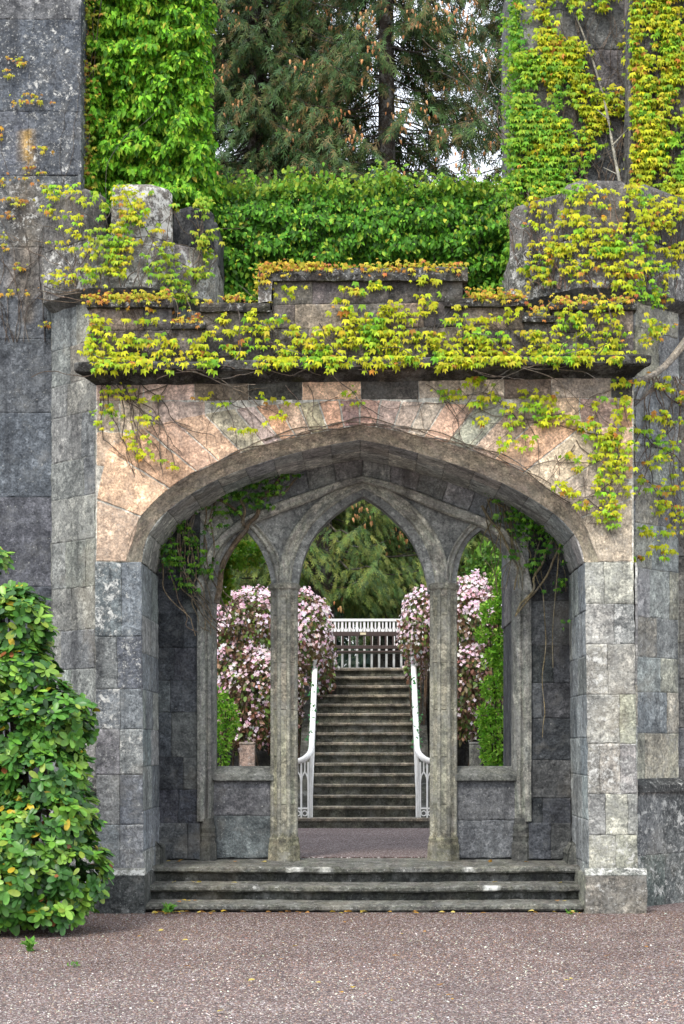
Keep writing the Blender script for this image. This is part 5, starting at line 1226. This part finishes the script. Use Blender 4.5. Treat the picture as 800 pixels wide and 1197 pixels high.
xs, ys = blob_pts(B, 3.2); n = len(xs)
wall_leaves(n, xs, ys, pY, .085, IVY, [3, 3, 2.5, 1.4], T_CREEP, 'leaves', LEAF_IVY, t, lift=(.0, .16), spread=.5)
mb = MB(); IS = (.19, .155, .09, 0)
ipx([(655, 615), (640, 640), (625, 675), (612, 700), (603, 715)], .016, .010); ipx([(658, 620), (645, 655), (628, 690), (605, 720)], .013, .009); ipx([(560, 590), (585, 620), (600, 650), (606, 680), (598, 690)], .014, .008); ipx([(590, 590), (602, 640), (615, 680)], .012, .006)
ipx([(638, 690), (640, 760), (636, 830), (632, 860)], .007, .004); ipx([(652, 640), (650, 720), (648, 780)], .008, .004); ipx([(575, 580), (600, 600), (640, 610), (655, 615)], .012, .008)
for k in range(12):
    x = random.uniform(570, 655); ipx([(x, random.uniform(565, 590)), (x + random.uniform(-10, 10), 620), (x + random.uniform(-14, 14), 650), (x + random.uniform(-20, 20), 690)], .008, .003)
mb.build('stem', STEM, t)
# little leaves on the white rails
for s, lb in ((-1, 'sparse green twiner around the left white handrail'), (1, 'sparse green twiner around the right white handrail')):
    t = creeper('twining_plant', lb, 'climber', (s * .79, 25, ST_Z0)); n = 130; yy = RNG.uniform(24.2, 26.6, n)
    yy = np.where(RNG.random(n) < .7, np.round(yy * 1.6) / 1.6 + RNG.normal(0, .05, n), yy)
    pos = np.stack([s * (.775 + RNG.normal(0, .035, n)), yy, 1.46 + (yy - 23.95) * .627 + RNG.normal(-.06, .07, n)], 1)
    cloud('leaves', T_OVAL, pos, rn(n), np.tile([0, -1, .6], (n, 1)) + rn(n, .4), RNG.uniform(.04, .07, n), pal(n, [(.06, .22, .08), (.10, .28, .10)]), LEAF, t)
    mb = MB(); tube(mb, [(s * (.775 + .045 * math.cos(k * .9)), 24.0 + k * .05, 1.46 + k * .05 * .627 + .045 * math.sin(k * .9)) for k in range(54)], .005, .003, 4, (.12, .2, .07, 0)); mb.build('stem', STEM, t)
# ================================================================== RHODODENDRON
Yh = 14.6
rh = empty('rhododendron_bush', (xcol(20, Yh), Yh, 0), 'big glossy rhododendron bush with a few yellowing leaves at the left of the porch', 'bush')
E = [px_ell(16, 728, 42, 44, Yh, .4), px_ell(-8, 655, 14, 16, Yh, .2), px_ell(22, 785, 44, 46, Yh, .4), px_ell(62, 840, 44, 42, Yh - .1, .4), px_ell(10, 860, 70, 70, Yh, .55), px_ell(52, 905, 50, 44, Yh - .12, .5), px_ell(66, 960, 46, 42, Yh - .15, .5), px_ell(30, 985, 70, 70, Yh - .15, .6), px_ell(84, 1022, 44, 36, Yh - .25, .45), px_ell(58, 1066, 46, 34, Yh - .3, .45), px_ell(-5, 1030, 84, 70, Yh - .2, .7), px_ell(-60, 850, 80, 130, Yh, .8)]
pos, nor = ell_points(5200, E, .36); k = (pos[:, 2] > .12) & (pos[:, 1] < Yh + .25) & (np.array([noise.noise(Vector(p) * 4.2) for p in pos]) > -.26); pos, nor = pos[k], nor[k]
LP = []; LT = []; LN = []; LS = []; LC = []
RH = [(.05, .15, .022), (.075, .20, .026), (.11, .25, .03), (.028, .08, .018), (.17, .31, .04), (.04, .12, .025)]
for p, nn_ in zip(pos, nor):
    ax = np.array(nn_) * .75 + np.array([0, -.25, .65]) + RNG.normal(0, .25, 3); ax /= np.linalg.norm(ax)
    a = np.cross(ax, [0.3, .9, .2]); a /= np.linalg.norm(a); b = np.cross(ax, a); m = random.randint(6, 9); ph = random.uniform(0, 6.28)
    c0 = np.array(random.choice(RH)) * math.exp(random.gauss(0, .18))
    for q in range(m):
        an = ph + 2 * math.pi * q / m + random.gauss(0, .15); d = a * math.cos(an) + b * math.sin(an); up = random.uniform(-.1, .75)
        LP.append(p + ax * random.uniform(-.02, .02)); LT.append(d + ax * up + np.array([0, 0, -.18])); LN.append(ax - d * up * .5 + RNG.normal(0, .12, 3)); LS.append(random.uniform(.06, .125))
        c = c0 * math.exp(random.gauss(0, .12)); r = random.random()
        if r < .022: c = np.array((.48, .36, .03)) * random.uniform(.7, 1.1)
        elif r < .07: c = np.array((.20, .28, .04))
        elif r < .076: c = np.array((.22, .08, .03))
        LC.append(c)
cloud('foliage', T_RHOD, LP, LT, LN, LS, LC, LEAF_RH, rh, wide=1.12)
mb = MB()
for _ in range(34):
    e = random.choice(E[:7]); s = (xcol(random.uniform(-30, 60), Yh), Yh + random.uniform(-.1, .3), -.02); q = (e[0] + random.uniform(-.7, .7) * e[3], e[1] + random.uniform(-.5, .3) * e[4], e[2] + random.uniform(-.2, .7) * e[5])
    tube(mb, smooth_curve([s, ((s[0] * .6 + q[0] * .4), s[1], q[2] * .45), q], 2), .022, .007, 6, jit((.10, .075, .05, 0), .2))
mb.build('stem', STEM, rh)
# ================================================================== SMALL THINGS
def weed(px, py, hgt, label, m=26):
    Y = EYE * F / (py - HY) - .02; x = xcol(px, Y); t = empty('weed', (x, Y, 0), label, 'weed')
    pos = np.tile([x, Y, .0], (m, 1)) + RNG.normal(0, .02, (m, 3)) * [1, 1, 0]; pos[:, 2] = RNG.uniform(-.003, hgt * .5, m)
    d = rn(m); d[:, 2] = np.abs(d[:, 2]) + .5
    cloud('leaves', T_OVAL, pos, d, np.tile([0, -.5, 1], (m, 1)) + rn(m, .4), hgt * RNG.uniform(.3, .7, m), pal(m, [(.08, .22, .03), (.12, .28, .04)]), LEAF, t, wide=.7)
    mb = MB()
    for _ in range(5): tube(mb, [(x, Y, -.01), (x + random.gauss(0, .015), Y, hgt * .6)], .003, .002, 4, (.09, .18, .04, 0))
    mb.build('stem', STEM, t)
weed(197, 1067.5, .12, 'tuft of green weed at the foot of the steps by the left pier', 40)
weed(35, 1112, .14, 'bright green weed in the gravel under the rhododendron')
weed(88, 1130, .06, 'tiny flat weed alone in the gravel before the rhododendron', 16)
weed(668, 1068.5, .05, 'small weed at the foot of the steps by the right pier', 22)
leaf_me = None; protos = []
lmat = LEAF
def fallen(px, py, Y, z, col, s):
    x = xcol(px, Y); o = cloud('fallen_leaf', T_OVAL, [(0, 0, .004)], [(math.cos(px), math.sin(px * 1.7), random.uniform(0, .15))], [(random.gauss(0, .25), random.gauss(0, .25), 1)], [s], [col], lmat)
    o.location = (x, Y, z); return o
FC = [(.50, .36, .05), (.46, .26, .05), (.36, .18, .05), (.55, .45, .12)]
for k in range(52):
    px = 178 + 500 * random.random() ** 1.5; Y = 15.99 - abs(random.gauss(0, .10)); o = fallen(px, 0, Y, .014, random.choice(FC), random.uniform(.05, .085))
    tag(o, 'small yellow or brown fallen leaf on the gravel at the foot of the porch steps', 'leaf', 'fallen leaves along the foot of the steps')
for k in range(26):
    py = random.uniform(1080, 1185); Y = EYE * F / (py - HY); o = fallen(random.uniform(130, 780), 0, Y, .016, random.choice(FC), random.uniform(.04, .07))
    tag(o, 'single fallen leaf out on the open gravel of the forecourt', 'leaf', 'fallen leaves out on the gravel')
for k in range(22):
    q = random.choice((0, 1, 2)); Y = fr[q][0] + random.uniform(.1, .28) + (.3 if q == 2 else 0); px = random.choice((random.uniform(182, 330), random.uniform(182, 240), random.uniform(560, 672))); o = fallen(px, 0, Y, zrow(fr[q][1], fr[q][0]) + .014, random.choice(FC), random.uniform(.05, .085))
    tag(o, 'fallen leaf lying on a tread of the porch steps', 'leaf', 'fallen leaves on the porch steps')
